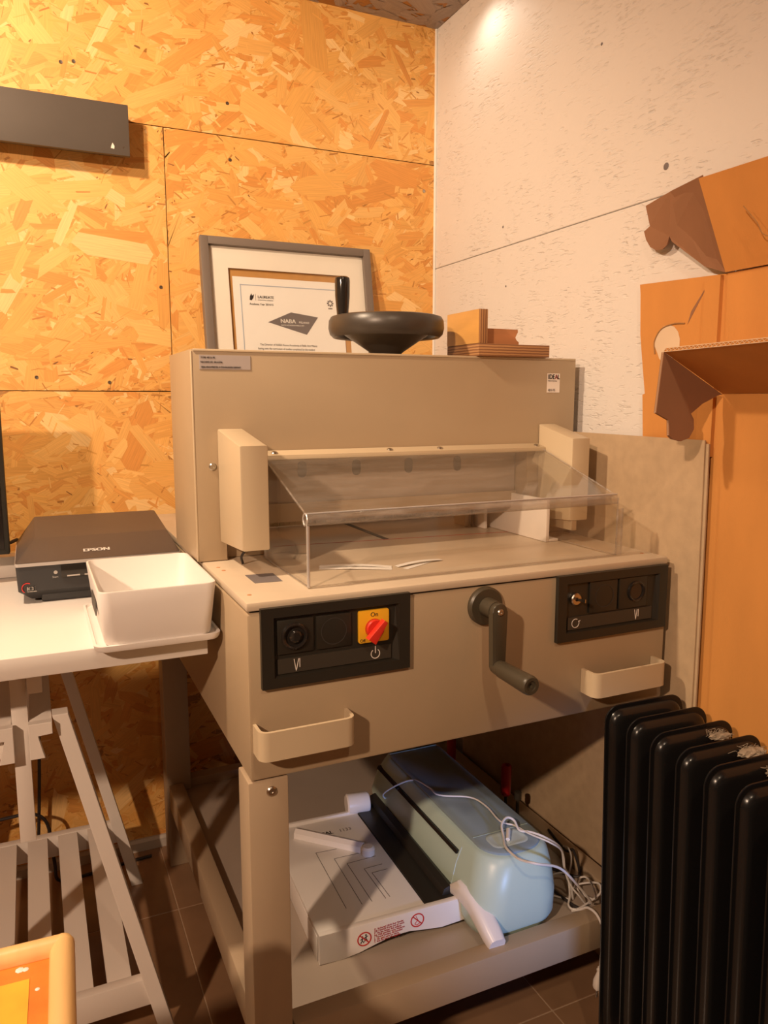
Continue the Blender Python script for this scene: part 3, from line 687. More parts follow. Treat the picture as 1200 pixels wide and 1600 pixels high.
def mountm():
    bm = bmesh.new()
    for x0, x1, z0, z1 in ((.0195, .068, .0195, FH - .0195), (.361 + .026, FW - .0195, .0195, FH - .0195), (.068, .387, .0195, .09), (.068, .387, .616, FH - .0195)):
        box(bm, x0, x1, .013, .0155, z0, z1)
    return bm
obj('mount_board', mountm(), M['mount'], fm, local=True, smooth=False)
ct = obj('certificate_sheet', B(.078, .372, .0172, .0176, .12, .597), M['paper'], fm, local=True, smooth=False)
obj('glass_pane', B(.019, FW - .019, .008, .0095, .019, FH - .019), M['pane'], fm, local=True, smooth=False)
FMx = W[fm]
def fwrite(s, size, x, z, m, sx=1.0, bold=0, align='LEFT'):
    return write(s, size, 0, 0, 0, m, ct, mtx=FMx @ Matrix.Translation((x, .0170, z)) @ FRONT, sx=sx, bold=bold, align=align)
fwrite('LAUREATE', .0098, .140, .5445, M['ink'], .92, .00025)
fwrite('INTERNATIONAL UNIVERSITIES', .0040, .140, .5385, M['inkgrey'], .72)
fwrite('Academic Year 2014/15', .0075, .118, .5265, M['ink'], .86, .0001)
def fpoly(pts, m, name, y=.0171): 
    bm = P([(x, y, z) for x, z in pts], (0, -.0003, 0)); o = obj(name, bm, m, ct, local=FMx, smooth=False); return o
fpoly([(.119, .539), (.124, .538), (.129, .545), (.131, .554), (.126, .550), (.124, .556), (.120, .548)], M['ink'], 'leaf_emblem')
fpoly([(.1345, .538), (.1352, .538), (.1352, .555), (.1345, .555)], M['inkgrey'], 'divider_line')
fpoly([(.163, .484), (.265, .455), (.299, .502), (.226, .512)], M['inkgrey'], 'dark_emblem')
for s, size, x, z, sx, bd in (('NABA', .0150, .196, .4835, 1.02, .0005), ('MILANO', .0078, .2455, .4838, .95, 0), ('NUOVA ACCADEMIA DI BELLE ARTI', .0042, .197, .4765, .92, 0)):
    write(s, size, 0, 0, 0, M['paper'], ct, mtx=FMx @ Matrix.Translation((x, .01655, z)) @ FRONT, sx=sx, bold=bd)
fwrite('The Director of NABA Nuova Accademia di Belle Arti Milano', .0078, .138, .4235, M['ink'], .78)
fwrite('having seen the curriculum of studies completed by the student', .0078, .132, .4135, M['ink'], .76)
bl = bmesh.new()
for x0, z0, x1, z1 in ((.096, .577, .352, .577), (.097, .578, .097, .14)): seg2d(bl, x0, z0, x1, z1, .0022, .0171)
obj('blue_border', bl, M['inkblue'], ct, local=FMx, smooth=False)
sl_ = bmesh.new()
for k in range(8): 
    a = 2 * PI * k / 8; seg2d(sl_, .336 + .004 * math.cos(a), .541 + .004 * math.sin(a), .336 + .009 * math.cos(a), .541 + .009 * math.sin(a), .0035, .0171)
for k in range(3): seg2d(sl_, .330 + .004 * k, .527, .333 + .004 * k, .527, .003, .0171)
obj('round_seal', sl_, M['inkgrey'], ct, local=FMx, smooth=False)

# ------------------------------------------------------------ wood offcuts on the machine
wd = thing('plywood_plank', 'thin plywood plank lying flat on the machine top beside the handwheel', 'plank', (.87, 1.36, H))
obj('plank', B(.797, .963, 1.300, 1.425, H + .0008, H + .0245, bev=.0006), M['ply_z'], wd)
wu = thing('upright_plywood_block', 'orange-faced plywood block standing upright on the flat plank', 'block', (.80, 1.36, H))
ub = obj('block', B(.797, .816, 1.300, 1.425, H + .0248, H + .0895, bev=.0006), M['ply_x'], wu)
obj('beech_face', B(.7962, .7969, 1.3005, 1.4245, H + .0252, H + .0891), M['plyface'], wu)
mp_ = [(.8165, 0, .0), (.905, 0, .0), (.9055, 0, .006), (.900, 0, .010), (.897, 0, .015), (.900, 0, .021), (.903, 0, .026), (.902, 0, .031), (.8165, 0, .031)]
tag(obj('moulding_offcut', P([(x, 1.325, H + .0248 + z) for x, y, z in mp_], (0, .07, 0)), M['moulding']), 'reddish wooden moulding offcut lying on the plank behind the upright block', 'wood offcut')

# ------------------------------------------------------------ paper strips inside the guard
def pstrip(p, q, w, lab, z=.9004, bend=0):
    p, q = Vector(p), Vector(q); d = (q - p).normalized(); o = Vector((-d.y, d.x, 0)) * w / 2; n = 8; rs = []
    for k in range(n + 1):
        t = k / n; c = p.lerp(q, t); zz = z + .003 * math.sin(PI * t) * bend
        rs.append([(c.x - o.x, c.y - o.y, zz), (c.x + o.x, c.y + o.y, zz), (c.x + o.x, c.y + o.y, zz + .0004), (c.x - o.x, c.y - o.y, zz + .0004)])
    tag(obj('paper_strip', loft(bmesh.new(), rs), M['paper'], smooth=False), lab, 'paper strip', 'trimmed paper strips inside the clear guard')
pstrip((.424, 1.184, 0), (.532, 1.130, 0), .017, 'widest cream paper strip at the front left inside the guard', bend=.4)
pstrip((.428, 1.196, 0), (.537, 1.142, 0), .014, 'paper strip lying partly under the widest strip', z=.9010, bend=.9)
pstrip((.545, 1.140, 0), (.640, 1.158, 0), .011, 'long narrow paper strip crossing a shorter one', z=.9012, bend=1)
pstrip((.553, 1.121, 0), (.618, 1.158, 0), .011, 'short narrow paper strip under the long crossing one')

# ------------------------------------------------------------ grey board sheets and the opened cardboard box
for i, (x, y0, z1, lab) in enumerate(((1.0405, .963, 1.110, 'greyish brown cardboard sheet leaning between the machine and the white wall'), (1.0440, .957, 1.104, 'second cardboard sheet just behind the front greyish one'))):
    bm = bmesh.new()
    vs = []
    for k in range(9):
        z = z1 * k / 8; bow = .006 * math.sin(PI * k / 8) * (1 if i == 0 else .9)
        vs.append([(x + a, y0 + b + (.004 if k == 0 else 0), z + (0 if k < 8 else (b > .1) * .004)) for a, b in ((0, -bow), (.003, -bow), (.003, 1.745 - y0), (0, 1.745 - y0))])
    loft(bm, vs)
    tag(obj('cardboard_sheet', bm, M['greyboard']), lab, 'cardboard sheet')
cbx = thing('cardboard_box', 'large opened brown cardboard box leaning on the white wall', 'box', (1.05, .8, 0))
def cpanel(name, pts, m, th=.005, label=None, nrm=None):
    p = [Vector(q) for q in pts]; n = (p[1] - p[0]).cross(p[2] - p[0]).normalized()
    if nrm is not None and n.dot(Vector(nrm)) < 0: n = -n
    return obj(name, P([tuple(q) for q in p], tuple(n * th)), m, cbx, smooth=False, label=label)
CB, CDK = M['cardboard'], M['carddark']
XD = 1.0485
# main side towards the viewer: upper and lower part of the long side panel
cpanel('side_panel', [(XD, .935, .004), (XD, .927, .683), (XD, .931, 1.014), (XD, .938, 1.188), (XD, .20, 1.188), (XD, .20, .004)], CB, nrm=(1, 0, 0))
cpanel('side_panel', [(XD + .001, .938, 1.190), (XD + .001, .945, 1.383), (XD + .001, .20, 1.383), (XD + .001, .20, 1.190)], CB, nrm=(1, 0, 0))
# folded end panel against the wall, with a torn round hand hole
def endp():
    xc = 1.0555
    outer = [(.940, 1.383), (1.152, 1.392), (1.1495, 1.375), (1.145, 1.30), (1.135, 1.24), (1.126, 1.19), (1.132, 1.188), (1.126, 1.11), (1.12, .3), (.932, .3), (.934, 1.0)]
    hole = [(1.076 + .0 + .030 * math.cos(R(a)), 1.283 + .030 * math.sin(R(a))) for a in range(0, 360, 30)]
    bm = bmesh.new()
    prism(bm, [(xc, y, z) for y, z in outer], (.005, 0, 0)); return bm
ep = obj('end_panel', endp(), CB, cbx, smooth=False)
obj('torn_hole', P([(1.0552, 1.076 + .031 * math.cos(R(a)) * (1 if a < 200 else .8), 1.278 + .034 * math.sin(R(a))) for a in range(0, 360, 24)], (-.0006, 0, 0)), M['peel'], ep)
obj('torn_edge', tube(bmesh.new(), smoothpath([(1.0548, 1.036, 1.311), (1.0540, 1.060, 1.3125), (1.0540, 1.090, 1.306), (1.0540, 1.106, 1.285), (1.0545, 1.104, 1.262)], 5), [.0012] * 21), M['flute'], ep)
obj('crease', P([(1.0550, 1.030, 1.309), (1.0535, 1.022, 1.330), (1.0550, .985, 1.378), (1.0550, 1.015, 1.332)], (.0004, 0, 0)), CDK, ep)
obj('fold_strip', P([(1.0480, .958, 1.382), (1.0480, .990, 1.383), (1.0555, .995, 1.383), (1.0555, .958, 1.382)], (0, 0, -.30)), CB, ep)
# upper lid flap and its tuck tab
A_h0, A_h1 = (XD, .945, 1.386), (XD, .20, 1.386)
A_o0, A_o1 = (.985, .951, 1.525), (.985, .20, 1.520)
cpanel('lid_flap', [A_h0, A_h1, A_o1, A_o0], CB, nrm=(-1, 0, 0))
obj('flap_crease', tube(bmesh.new(), smoothpath([(.992, .872, 1.466), (1.004, .856, 1.440), (1.012, .845, 1.420), (1.020, .80, 1.416)], 4), .0007), M['flute'], cbx)
def arc(c, r, a0, a1, n=9): return [(c[0] + r * math.cos(R(a0 + (a1 - a0) * k / n)), c[1] + r * math.sin(R(a0 + (a1 - a0) * k / n))) for k in range(n + 1)]
tabB = [(.951, 1.522), (1.139, 1.528), (1.118, 1.487), (1.140, 1.482)] + arc((1.096, 1.472), .036, 205 - 150, 300 - 20)[3:] + [(1.060, 1.447)]
def xB(y): return .985 + (y - .951) / (1.14 - .951) * (1.058 - .985)
tb = [(.951, 1.527), (1.050, 1.531), (1.147, 1.532), (1.128, 1.492), (1.149, 1.487), (1.140, 1.470), (1.126, 1.455), (1.108, 1.446), (1.090, 1.444), (1.076, 1.449), (1.066, 1.462), (1.061, 1.452), (.990, 1.400), (.948, 1.384)]
def XB(y, z):  # plane through the flap hinge edge, its free end resting on the wall
    t_ = (y - .951) / .197; e = (z - 1.386) / .139
    return (XD - (XD - .985) * e) * (1 - t_) + 1.056 * t_
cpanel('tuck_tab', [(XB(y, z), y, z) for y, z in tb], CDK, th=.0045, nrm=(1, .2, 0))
# lower lid flap sticking out towards the room with its tab hanging down
E_h0, E_h1 = (XD - .001, .938, 1.188), (XD - .001, .20, 1.191)
E_o0, E_o1 = (.905, .928, 1.252), (.885, .20, 1.262)
cpanel('lid_flap', [E_h0, E_h1, E_o1, E_o0], CB, th=.006, nrm=(0, 0, 1))
fe = bmesh.new(); n = 90; rs = []
pa = Vector(E_o0); pb = Vector(E_o1)
zz = []
for k in range(n * 2 + 1):
    t_ = k / (n * 2); p = pa.lerp(pb, t_) + Vector((-.0008, 0, .0030 + (.0018 if k % 2 else -.0018))); zz.append(p)
tube(fe, zz, .0005, 4); tube(fe, [pa + Vector((-.0008, 0, .0056)), pb + Vector((-.0008, 0, .0056))], .0006, 4); tube(fe, [pa + Vector((-.0008, 0, .0003)), pb + Vector((-.0008, 0, .0003))], .0006, 4)
obj('corrugated_edge', fe, M['peel'], cbx)
def XF(x, z): return (x, .938 - (XD - x) / (XD - .905) * .010, z)
tf = [(1.046, 1.187), (.905, 1.252), (.8945, 1.158), (.924, 1.146), (.926, 1.122), (.934, 1.116), (.954, 1.112), (.973, 1.117), (.983, 1.131), (.981, 1.147), (.974, 1.156), (1.000, 1.172), (1.035, 1.185)]
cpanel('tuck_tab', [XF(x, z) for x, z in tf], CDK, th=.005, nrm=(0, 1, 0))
ce_ = bmesh.new()
for a, b in (((.905, 1.252), (.8945, 1.158)), ((.924, 1.146), (.926, 1.122))):
    p, q = Vector(XF(*a)), Vector(XF(*b)); m_ = int((q - p).length / .0014); tube(ce_, [p.lerp(q, k / m_) + Vector((0, .0025 + (.0015 if k % 2 else -.0015), 0)) for k in range(m_ + 1)], .0007, 4)
obj('corrugated_edge', ce_, M['peel'], cbx)

# ------------------------------------------------------------ oil filled radiator
ra = thing('oil_radiator', 'black oil-filled column radiator in the right foreground', 'radiator', (.932, .776, .002), (0, R(-1.5), R(-5)))
RT = .668
def fin():
    bm = bmesh.new(); pro = [(x, z) for x, z in rrect(-.0805, .0805,   .028, RT, .028, 7)]
    box_ = lambda i: [(x, z) for x, z in rrect(-.0805 + i, .0805 - i,   .028 + i, RT - i, max(.028 - i * .5, .012), 7)]
    rings = []
    for i, y in ((.0, -.0022), (.0, .0022)): rings.append([(x, y, z) for x, z in box_(i)])
    rings = [[(x, -.0012, z) for x, z in box_(.0008)], [(x, -.0004, z) for x, z in box_(0)], [(x, .0006, z) for x, z in box_(0)], [(x, .0014, z) for x, z in box_(.0008)]]
    loft(bm, rings)
    # the swollen oil chamber in front and behind the seam
    for s in (-1, 1):
        cham = [[(x, s * y, z) for x, z in box_(i)] for i, y in ((.0075, .001), (.0095, .007), (.014, .0115), (.022, .0135), (.040, .014))]
        loft(bm, cham)
    return bm
f0 = obj('fin', fin(), M['rad'], ra, local=True)
fins = [f0]; yy0 = .180; pitch = .0577
for k in range(9):
    f = f0 if k == 0 else f0.copy()
    if k: C.objects.link(f); f.parent = ra
    f.location.x = -.0 + 0; f.location.y = yy0 - pitch * k
hd = bmesh.new()
for z in (.16, .59): tube(hd, [(0, yy0 + .02, z), (0, yy0 - pitch * 8 - .03, z)], .017, 16)
obj('oil_header', hd, M['rad'], ra, local=True)
for y in (yy0 - pitch * 2.5, yy0 - pitch * 6.5):
    obj('foot_bracket', B(-.090, .088, y - .010, y + .010, .056, .064, bev=.001), M['charcoal'], ra, local=True)
    for x in (-.078, .078):
        obj('caster', L((x - .009, y, .026), (1, 0, 0), [(0, .022), (.002, .025), (.016, .025), (.018, .022)], 24), M['charcoal'], ra, local=True)
        obj('caster_fork', B(x - .006, x + .006, y - .012, y + .012, .045, .0565), M['charcoal'], ra, local=True)
def lint(x, y, z, r, seed):
    rnd = random.Random(seed); bm = bmesh.new(); bmesh.ops.create_icosphere(bm, subdivisions=3, radius=1)
    for v in bm.verts:
        f = 1 + rnd.uniform(-.25, .25); v.co = Vector((v.co.x * r * f + x, v.co.y * r * .45 * f + y, z + max(v.co.z, -.2) * r * .28 * f))
    for q in range(26):
        a, b = rnd.uniform(0, 6.28), rnd.uniform(.3, 1.3); p = Vector((x + r * b * math.cos(a) * .8, y + r * .5 * math.sin(a), z + .002))
        tube(bm, smoothpath([p, p + Vector((rnd.uniform(-.01, .01), rnd.uniform(-.006, .006), rnd.uniform(.001, .008))), p + Vector((rnd.uniform(-.016, .016), rnd.uniform(-.008, .008), rnd.uniform(.0, .004)))], 3), .0003, 4)
    o = obj('dust_tuft', bm, M['dust'], ra, local=True); o['kind'] = 'stuff'
for i, (x, k, dz, r) in enumerate([(.03, 2.45, -.012, .018), (.032, 3.5, -.012, .024), (.03, 4.5, -.012, .026), (.035, 5.5, -.012, .026), (.01, 6.5, -.012, .024)]):
    lint(x, yy0 - pitch * k, RT + dz, r, i)

# ------------------------------------------------------------ lower shelf: lever paper trimmer
SZ = .2003
tm_ = thing('lever_paper_trimmer', 'white and black lever paper trimmer lying on the lower shelf', 'paper trimmer', (.403, 1.155, SZ), (0, 0, R(-3)))
def TL(name, bm, m, par=None, **k): return obj(name, bm, M[m], par or tm_, local=(True if par is None else W[tm_]), **k)
bd = TL('trimmer_board', P([(.0, .006, .047), (.207, .006, .047), (.197, .350, .047), (-.002, .350, .047)], (0, 0, .008), bev=.0015), 'board')
TL('board_rim', P([(-.003, .351, .030), (.197, .351, .030), (.197, .360, .030), (-.003, .360, .030)], (0, 0, .031), bev=.002), 'plastic')
fpro = [(.0, .0), (.040, .0), (.075, .003), (.105, .012), (.135, .019), (.17, .021), (.205, .014), (.235, .010), (.285, .012), (.285, .058), (.0, .056)]
fp = TL('front_apron', P([(x, -.006, z) for x, z in fpro], (0, .012, 0), bev=.0015), 'plastic')
TL('side_skirt', B(-.001, .006, .007, .349, .0, .0465, bev=.001), 'plastic')
TL('side_skirt', B(.255, .262, .007, .349, .0, .038, bev=.001), 'plastic')
TL('foot', B(.02, .19, .335, .349, .0, .0295), 'plastic')
TL('cutting_strip', P([(.208, .006, .040), (.272, .006, .040), (.262, .395, .040), (.198, .365, .040)], (0, 0, .017), bev=.002), 'charcoal')
TL('blade_guard', P([(.246, .014, .0575), (.276, .014, .0575), (.276, .014, .066), (.262, .014, .074), (.250, .014, .070)], (-.008, .375, 0), bev=.001), 'charcoal')
TL('pivot_knob', L((.178, .372, .068), (1, -.1, 0), [(0, .020), (.003, .0235), (.048, .0235), (.052, .021), (.053, 0)], 32), 'plastic')
TL('pivot_mount', B(.19, .225, .3645, .385, .0, .05, bev=.002), 'plastic')
hp = [((.260, .026, .058), .019, .017), ((.263, .008, .071), .020, .020), ((.266, -.015, .072), .020, .020), ((.269, -.040, .064), .0175, .019), ((.272, -.066, .050), .018, .018), ((.275, -.090, .035), .0175, .016), ((.277, -.104, .025), .0155, .014)]
def handle():
    rg = []
    for (c, hw_, hh_) in hp: rg.append([(c[0] + x + .02, c[1] + z * -.35, c[2] + z) for x, z in rrect(-hw_, hw_, -hh_, hh_, min(hw_, hh_) * .7, 4)])
    bm = loft(bmesh.new(), rg); return bm
TL('lever_handle', handle(), 'plastic')
TL('lever_mount', B(.2645, .281, .004, .030, .012, .055, bev=.002), 'ivory')
def barm():
    a = Vector((.045, .312, .0)); b = Vector((.160, .208, .0)); d = (b - a).normalized(); o = Vector((d.y, -d.x, 0)); bm = bmesh.new(); rg = []
    for k in range(9):
        t_ = k / 8; c = a.lerp(b, t_); w_ = .011; rg.append([(c.x + o.x * u * w_, c.y + o.y * u * w_, .0553 + v) for u, v in ((-1, 0), (-1, .010), (-.6, .016), (.2, .019), (1, .013), (1, 0))])
    loft(bm, rg)
    e = b + d * .012
    lathe(bm, (e.x + o.x * .006, e.y + o.y * .006, .0553), (0, 0, 1), [(0, .014), (.013, .014), (.017, .010), (.0175, 0)], 20); return bm
tag(obj('clamp_lever', (lambda b: (bmesh.ops.transform(b, matrix=W[tm_], verts=b.verts), b)[1])(barm()), M['plastic']), 'white plastic clamp piece lying across the trimmer board', 'plastic piece')
ln = bmesh.new()
for Lx in ([(.11, .235), (.066, .237), (.068, .049)], [(.16, .204), (.095, .204), (.099, .049)], [(.177, .182), (.114, .179), (.119, .05)], [(.179, .152), (.14, .15), (.146, .049)], [(.183, .133), (.15, .132), (.155, .051)]):
    for a, b in zip(Lx, Lx[1:]):
        d = (Vector(b) - Vector(a)).normalized(); o = Vector((-d.y, d.x)) * .0006
        prism(ln, [(a[0] + o.x, a[1] + o.y, .0551), (b[0] + o.x, b[1] + o.y, .0551), (b[0] - o.x, b[1] - o.y, .0551), (a[0] - o.x, a[1] - o.y, .0551)], (0, 0, .0002))
obj('size_marks', ln, M['inkgrey'], bd, local=W[tm_], smooth=False)
write('IDEAL', .017, 0, 0, 0, M['ink'], bd, mtx=W[tm_] @ Matrix.Translation((.082, .293, .0551)), sx=.9, bold=.0005)
write('1133', .015, 0, 0, 0, M['inkgrey'], bd, mtx=W[tm_] @ Matrix.Translation((.136, .293, .0551)), sx=.95)
# warning pictograms and text in red on the apron
def ap(bm, m, nm): return obj(nm, bm, M[m], fp, local=W[tm_], smooth=False)
AY = -.0061
for cxx, cz in ((.083, .0285), (.186, .0375)):
    rg = ring2d(cxx, cz, .0125, .0022, AY); seg2d(rg, cxx - .009, cz + .009, cxx + .009, cz - .009, .002, AY); ap(rg, 'redink', 'warning_ring')
fg = bmesh.new()
for dx in (-.004, .003):
    prism(fg, [(.083 + dx + .0016 * math.cos(R(a)), AY + .0001, .0345 + .0016 * math.sin(R(a)) + dx * .3) for a in range(0, 360, 45)], (0, -.0005, 0))
    for a, b, c, d in ((0, .0325, 0, .0275), (0, .0275, -.003, .0225), (0, .0275, .003, .0225), (-.0035, .029, .0035, .032)):
        seg2d(fg, .083 + dx + a, b + dx * .3, .083 + dx + c, d + dx * .3, .0014, AY, .0005)
ap(fg, 'ink', 'figures_pictogram')
hg = bmesh.new()
for a in ((.183, .046, .187, .038), (.187, .038, .181, .031), (.181, .031, .185, .028), (.185, .028, .191, .031), (.191, .031, .187, .038)): seg2d(hg, *a, .001, AY, .0005)
ap(hg, 'redink', 'hand_pictogram')
for q, s in enumerate(('D  Achtung! Nicht fuer Kinder', 'GB Caution! Keep out of reach', 'F  Ne pas laisser aux enfants', 'NL Niet geschikt voor kinderen', 'I  Tenere lontano dai bambini', 'E  No apto para los ninos', 'S  Inte for barn. Ha uppsikt')):
    write(s, .0052, 0, 0, 0, M['redink'], fp, mtx=W[tm_] @ Matrix.Translation((.102, AY - .0002, .0400 - .0041 * q + .0)) @ Matrix.Rotation(R(3), 4, 'Y').inverted() @ FRONT, sx=.88, bold=.0001)

# ------------------------------------------------------------ cutting plotter in mint
cr_ = thing('craft_cutting_plotter', 'mint green and blue-grey rounded cutting plotter on the lower shelf', 'cutting plotter', (.775, 1.33, SZ), (0, 0, R(-.5)))
def plot_ring(z, il, ir, i2, rr=.055): return [(x, y, z) for x, y in rrect(-.099 + il, .084 - ir, -.275 + i2, .262 - i2, rr, 8)]
def plotter():
    rg = [plot_ring(.0, .022, .012, .022, .050), plot_ring(.006, .014, .006, .012), plot_ring(.030, .004, .0, .002), plot_ring(.070, .0, .0, .0), plot_ring(.110, .010, .003, .006), plot_ring(.138, .022, .006, .016), plot_ring(.150, .028, .010, .022), plot_ring(.1535, .033, .016, .028, .05)]
    return loft(bmesh.new(), rg)
pb_ = obj('plotter_shell', plotter(), M['mint'], cr_, local=True)
def plid():
    rg = [plot_ring(.1536, .036, .018, .030, .05), plot_ring(.158, .036, .018, .030, .05), plot_ring(.1605, .040, .022, .034, .048)]
    return loft(bmesh.new(), rg)
pd = obj('plotter_lid', plid(), M['bluegrey'], cr_, local=True)
CW = W[cr_]
def CL(name, bm, m, par): return obj(name, bm, M[m], par, local=CW, smooth=True)
CL('lid_seam', B(-.061, .061, -.178, -.1768, .1604, .1609), 'mint', pd)
CL('lid_seam', B(-.061, .061, .2, .2012, .1604, .1609), 'mint', pd)
CL('mat_slot', P([(-.0800, -.160, .1245), (-.0800, .215, .1245), (-.0770, .215, .1305), (-.0770, -.160, .1305)], (-.0075, 0, 0)), 'glossblack', pb_)
CL('front_seam', P([(-.1003, -.165, .070), (-.0898, -.165, .1105), (-.0777, -.165, .1385), (-.0770, -.165, .1385), (-.0890, -.165, .1105), (-.0990, -.165, .070), (-.0950, -.165, .03), (-.0960, -.165, .03)], (0, .0009, 0)), 'iceblue', pb_)
cp = [[(x, y, z) for x, y in rrect(-.040 + i, .032 - i, -.226 + i, -.186 - i, max(.014 - i * .5, .004), 5)] for z, i in ((.1607, -.003), (.1614, 0), (.1609, .003), (.1606, .012))]
CL('tool_cup', loft(bmesh.new(), cp), 'iceblue', pd)
CL('pen_tool', tube(bmesh.new(), [(-.008, -.215, .1645), (.008, -.192, .1680)], .004, 12), 'ivory', pd)

# ------------------------------------------------------------ cords, plug and red handled tools
A_ = [[0.693, 1.487, 0.27], [0.672, 1.472, 0.3], [0.69, 1.433, 0.338], [0.715, 1.402, 0.358], [0.722, 1.345, 0.366], [0.726, 1.31, 0.366], [0.78, 1.275, 0.366], [0.791, 1.231, 0.366], [0.786, 1.173, 0.366], [0.803, 1.148, 0.366], [0.812, 1.113, 0.366], [0.836, 1.08, 0.36], [0.868, 1.084, 0.33], [0.882, 1.09, 0.28], [0.895, 1.087, 0.25], [0.909, 1.08, 0.23], [0.928, 1.078, 0.2035]]
B_ = [[0.915, 1.058, 0.228], [0.904, 1.040, 0.245], [0.868, 1.032, 0.29], [0.818, 1.026, 0.345], [0.763, 1.020, 0.372], [0.749, 1.045, 0.368], [0.746, 1.063, 0.366], [0.747, 1.095, 0.366], [0.762, 1.125, 0.367], [0.773, 1.148, 0.375], [0.791, 1.158, 0.38], [0.803, 1.151, 0.375], [0.802, 1.131, 0.366], [0.818, 1.116, 0.366], [0.838, 1.097, 0.36], [0.873, 1.095, 0.33], [0.882, 1.094, 0.29], [0.899, 1.098, 0.26], [0.918, 1.109, 0.2035]]
T_ = [[0.976, 1.217, 0.24], [0.98, 1.204, 0.24], [0.974, 1.187, 0.23], [0.954, 1.166, 0.22], [0.938, 1.155, 0.21], [0.925, 1.119, 0.215], [0.955, 1.137, 0.22], [0.966, 1.124, 0.225], [0.958, 1.095, 0.22], [0.946, 1.077, 0.215], [0.94, 1.098, 0.21], [0.937, 1.124, 0.215], [0.953, 1.12, 0.22], [0.969, 1.096, 0.23], [0.958, 1.077, 0.225], [0.931, 1.075, 0.215], [0.898, 1.073, 0.21], [0.891, 1.088, 0.21], [0.913, 1.113, 0.215], [.93, 1.15, .23], [.90, 1.17, .215], [.885, 1.14, .205], [.91, 1.11, .2035]]
tag(obj('charging_cord', cord(A_, .0017), M['cord']), 'thin white cord running along the top of the mint plotter', 'cord')
tag(obj('usb_cord', cord(B_, .0023), M['cord']), 'thicker white cord looped over the near end of the mint plotter', 'cord')
tag(obj('tangled_cord', cord(T_, .0020), M['cord']), 'tangled off-white cord heaped behind the mint plotter', 'cord')
tag(obj('black_cord', cord([[1.00, 1.30, .2262], [.985, 1.22, .2262], [.99, 1.20, .235], [.975, 1.16, .208], [.955, 1.18, .204], [.93, 1.22, .204], [.90, 1.20, .204], [.905, 1.09, .2045], [.93, 1.07, .2045]], .0030), M['blackcord']), 'black cord lying among the white tangle on the shelf', 'cord')
pg = thing('mains_plug', 'cream mains plug hanging below the shelf rail beside the radiator', 'plug', (.892, 1.0, .13))
obj('plug_body', loft(bmesh.new(), [[(.8955 + x * s, .998 + y * s, z) for x, y in rrect(-.012, .012, -.007, .007, .005, 4)] for z, s in ((.102, .95), (.106, 1.05), (.118, 1.0), (.132, .55), (.137, .42), (.1372, .55), (.140, .55), (.1402, .42), (.144, .4))]), M['ivory'], pg)
for dx in (-.0065, .0065): obj('plug_pin', L((.8955 + dx, .998, .084), (0, 0, 1), [(0, .0012), (.001, .002), (.018, .002)], 12), M['steel'], pg)
obj('plug_cord', cord([(.8955, .998, .1435), (.897, .999, .16), (.902, 1.004, .19), (.906, 1.010, .215), (.908, 1.030, .2265), (.905, 1.05, .2262), (.90, 1.064, .215), (.893, 1.08, .204)], .0024), M['ivory'], pg)
for (x, y, z0, z1, zt, lab) in ((.962, 1.415, .262, .337, .2003, 'red-handled rod tool standing behind the mint plotter'), (.955, 1.66, .232, .300, .2003, 'rod tool with its red handle hidden below the machine body')):
    t2 = thing('rod_tool', lab, 'tool', (x, y, zt))
    obj('handle', L((x, y, z0), (0, 0, 1), [(0, .0095), (.003, .0115), (z1 - z0 - .004, .0118), (z1 - z0 - .001, .010), (z1 - z0 - .001, .006), (z1 - z0 - .006, .005), (z1 - z0 - .006, 0)], 24), M['darkred'], t2)
    obj('shaft', L((x, y, zt), (0, 0, 1), [(0, .010), (.004, .010), (.005, .0035), (z0 - zt, .0035)], 16), M['charcoal'], t2)
tag(obj('grey_rod', L((.975, 1.385, SZ), (0, 0, 1), [(0, .004), (.062, .004), (.063, .0085), (.080, .0085), (.081, 0)], 16), M['charcoal2']), 'short dark grey rod standing beside the red-handled tool', 'tool')
tag(obj('desk_cable', cord([(-.5, 1.90, .03), (-.3, 1.91, .13), (-.16, 1.90, .195), (-.09, 1.90, .205), (-.05, 1.90, .202), (-.02, 1.905, .165), (-.01, 1.91, .06), (.0, 1.915, .006), (.08, 1.92, .004), (.16, 1.93, .004), (.22, 1.935, .004)], .004), M['blackcord']), 'black cable looping down the wall behind the trestle', 'cable')
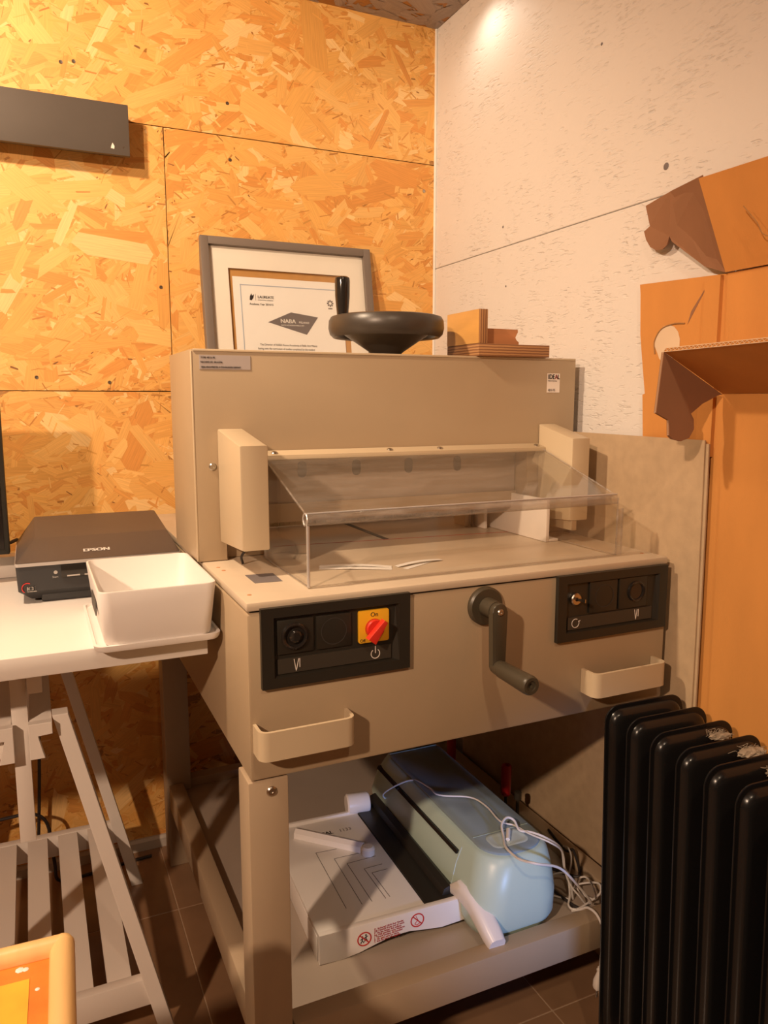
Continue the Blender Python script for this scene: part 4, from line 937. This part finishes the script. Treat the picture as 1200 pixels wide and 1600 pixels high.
tag(obj('monitor_cable', cord([(-.30, 1.74, .90), (-.2, 1.80, .868), (-.1, 1.83, .862), (-.06, 1.86, .866), (-.03, 1.90, .84), (-.02, 1.93, .6), (-.03, 1.94, .3), (-.05, 1.945, .01)], .004), M['blackcord']), 'dark cable behind the monitor and the batten', 'cable')

# ------------------------------------------------------------ bamboo edged orange stool, near lower left
st = thing('low_stool', 'pale wood edged stool with an orange and yellow top, lower left foreground', 'stool', (-.19, .59, 0), (0, 0, R(-2)))
ZS = .66
sx_, sy_ = .182, .168
rimb = bmesh.new()
for a, b in (((-sx_, -sy_), (sx_, -sy_)), ((-sx_, sy_), (sx_, sy_)), ((-sx_, -sy_), (-sx_, sy_)), ((sx_, -sy_), (sx_, sy_))):
    tube(rimb, [Vector((a[0], a[1], ZS - .011)).lerp(Vector((b[0], b[1], ZS - .011)), k / 4) for k in range(5)], .0115, 14)
for x in (-sx_, sx_):
    for y in (-sy_, sy_): bmesh.ops.create_uvsphere(rimb, u_segments=14, v_segments=8, radius=.0118, matrix=Matrix.Translation((x, y, ZS - .011)))
obj('bamboo_rim', rimb, M['bamboo'], st, local=True)
so = obj('orange_top', B(-sx_ + .008, sx_ - .008, -sy_ + .008, sy_ - .008, ZS - .022, ZS - .012), M['orange'], st, local=True)
obj('yellow_field', B(-sx_ + .035, sx_ - .028, -sy_ + .035, sy_ - .034, ZS - .0119, ZS - .0113), M['yellowp'], so, local=W[st])
for x, y, r in ((.161, .118, .0022), (.145, .150, .004), (.150, .149, .003)):
    obj('white_fleck', L((x, y, ZS - .0119), (0, 0, 1), [(0, r), (.0004, r * .7), (.0005, 0)], 7), M['paper'], so, local=W[st])
for x in (-.15, .15):
    for y in (-.135, .135): obj('leg', L((x, y, 0), (0, 0, 1), [(0, .011), (ZS - .023, .014)], 16), M['bamboo'], st, local=True)
for y in (-.135, .135): obj('stretcher', tube(bmesh.new(), [(-.15, y, .18), (.15, y, .18)], .008, 12), M['bamboo'], st, local=True)
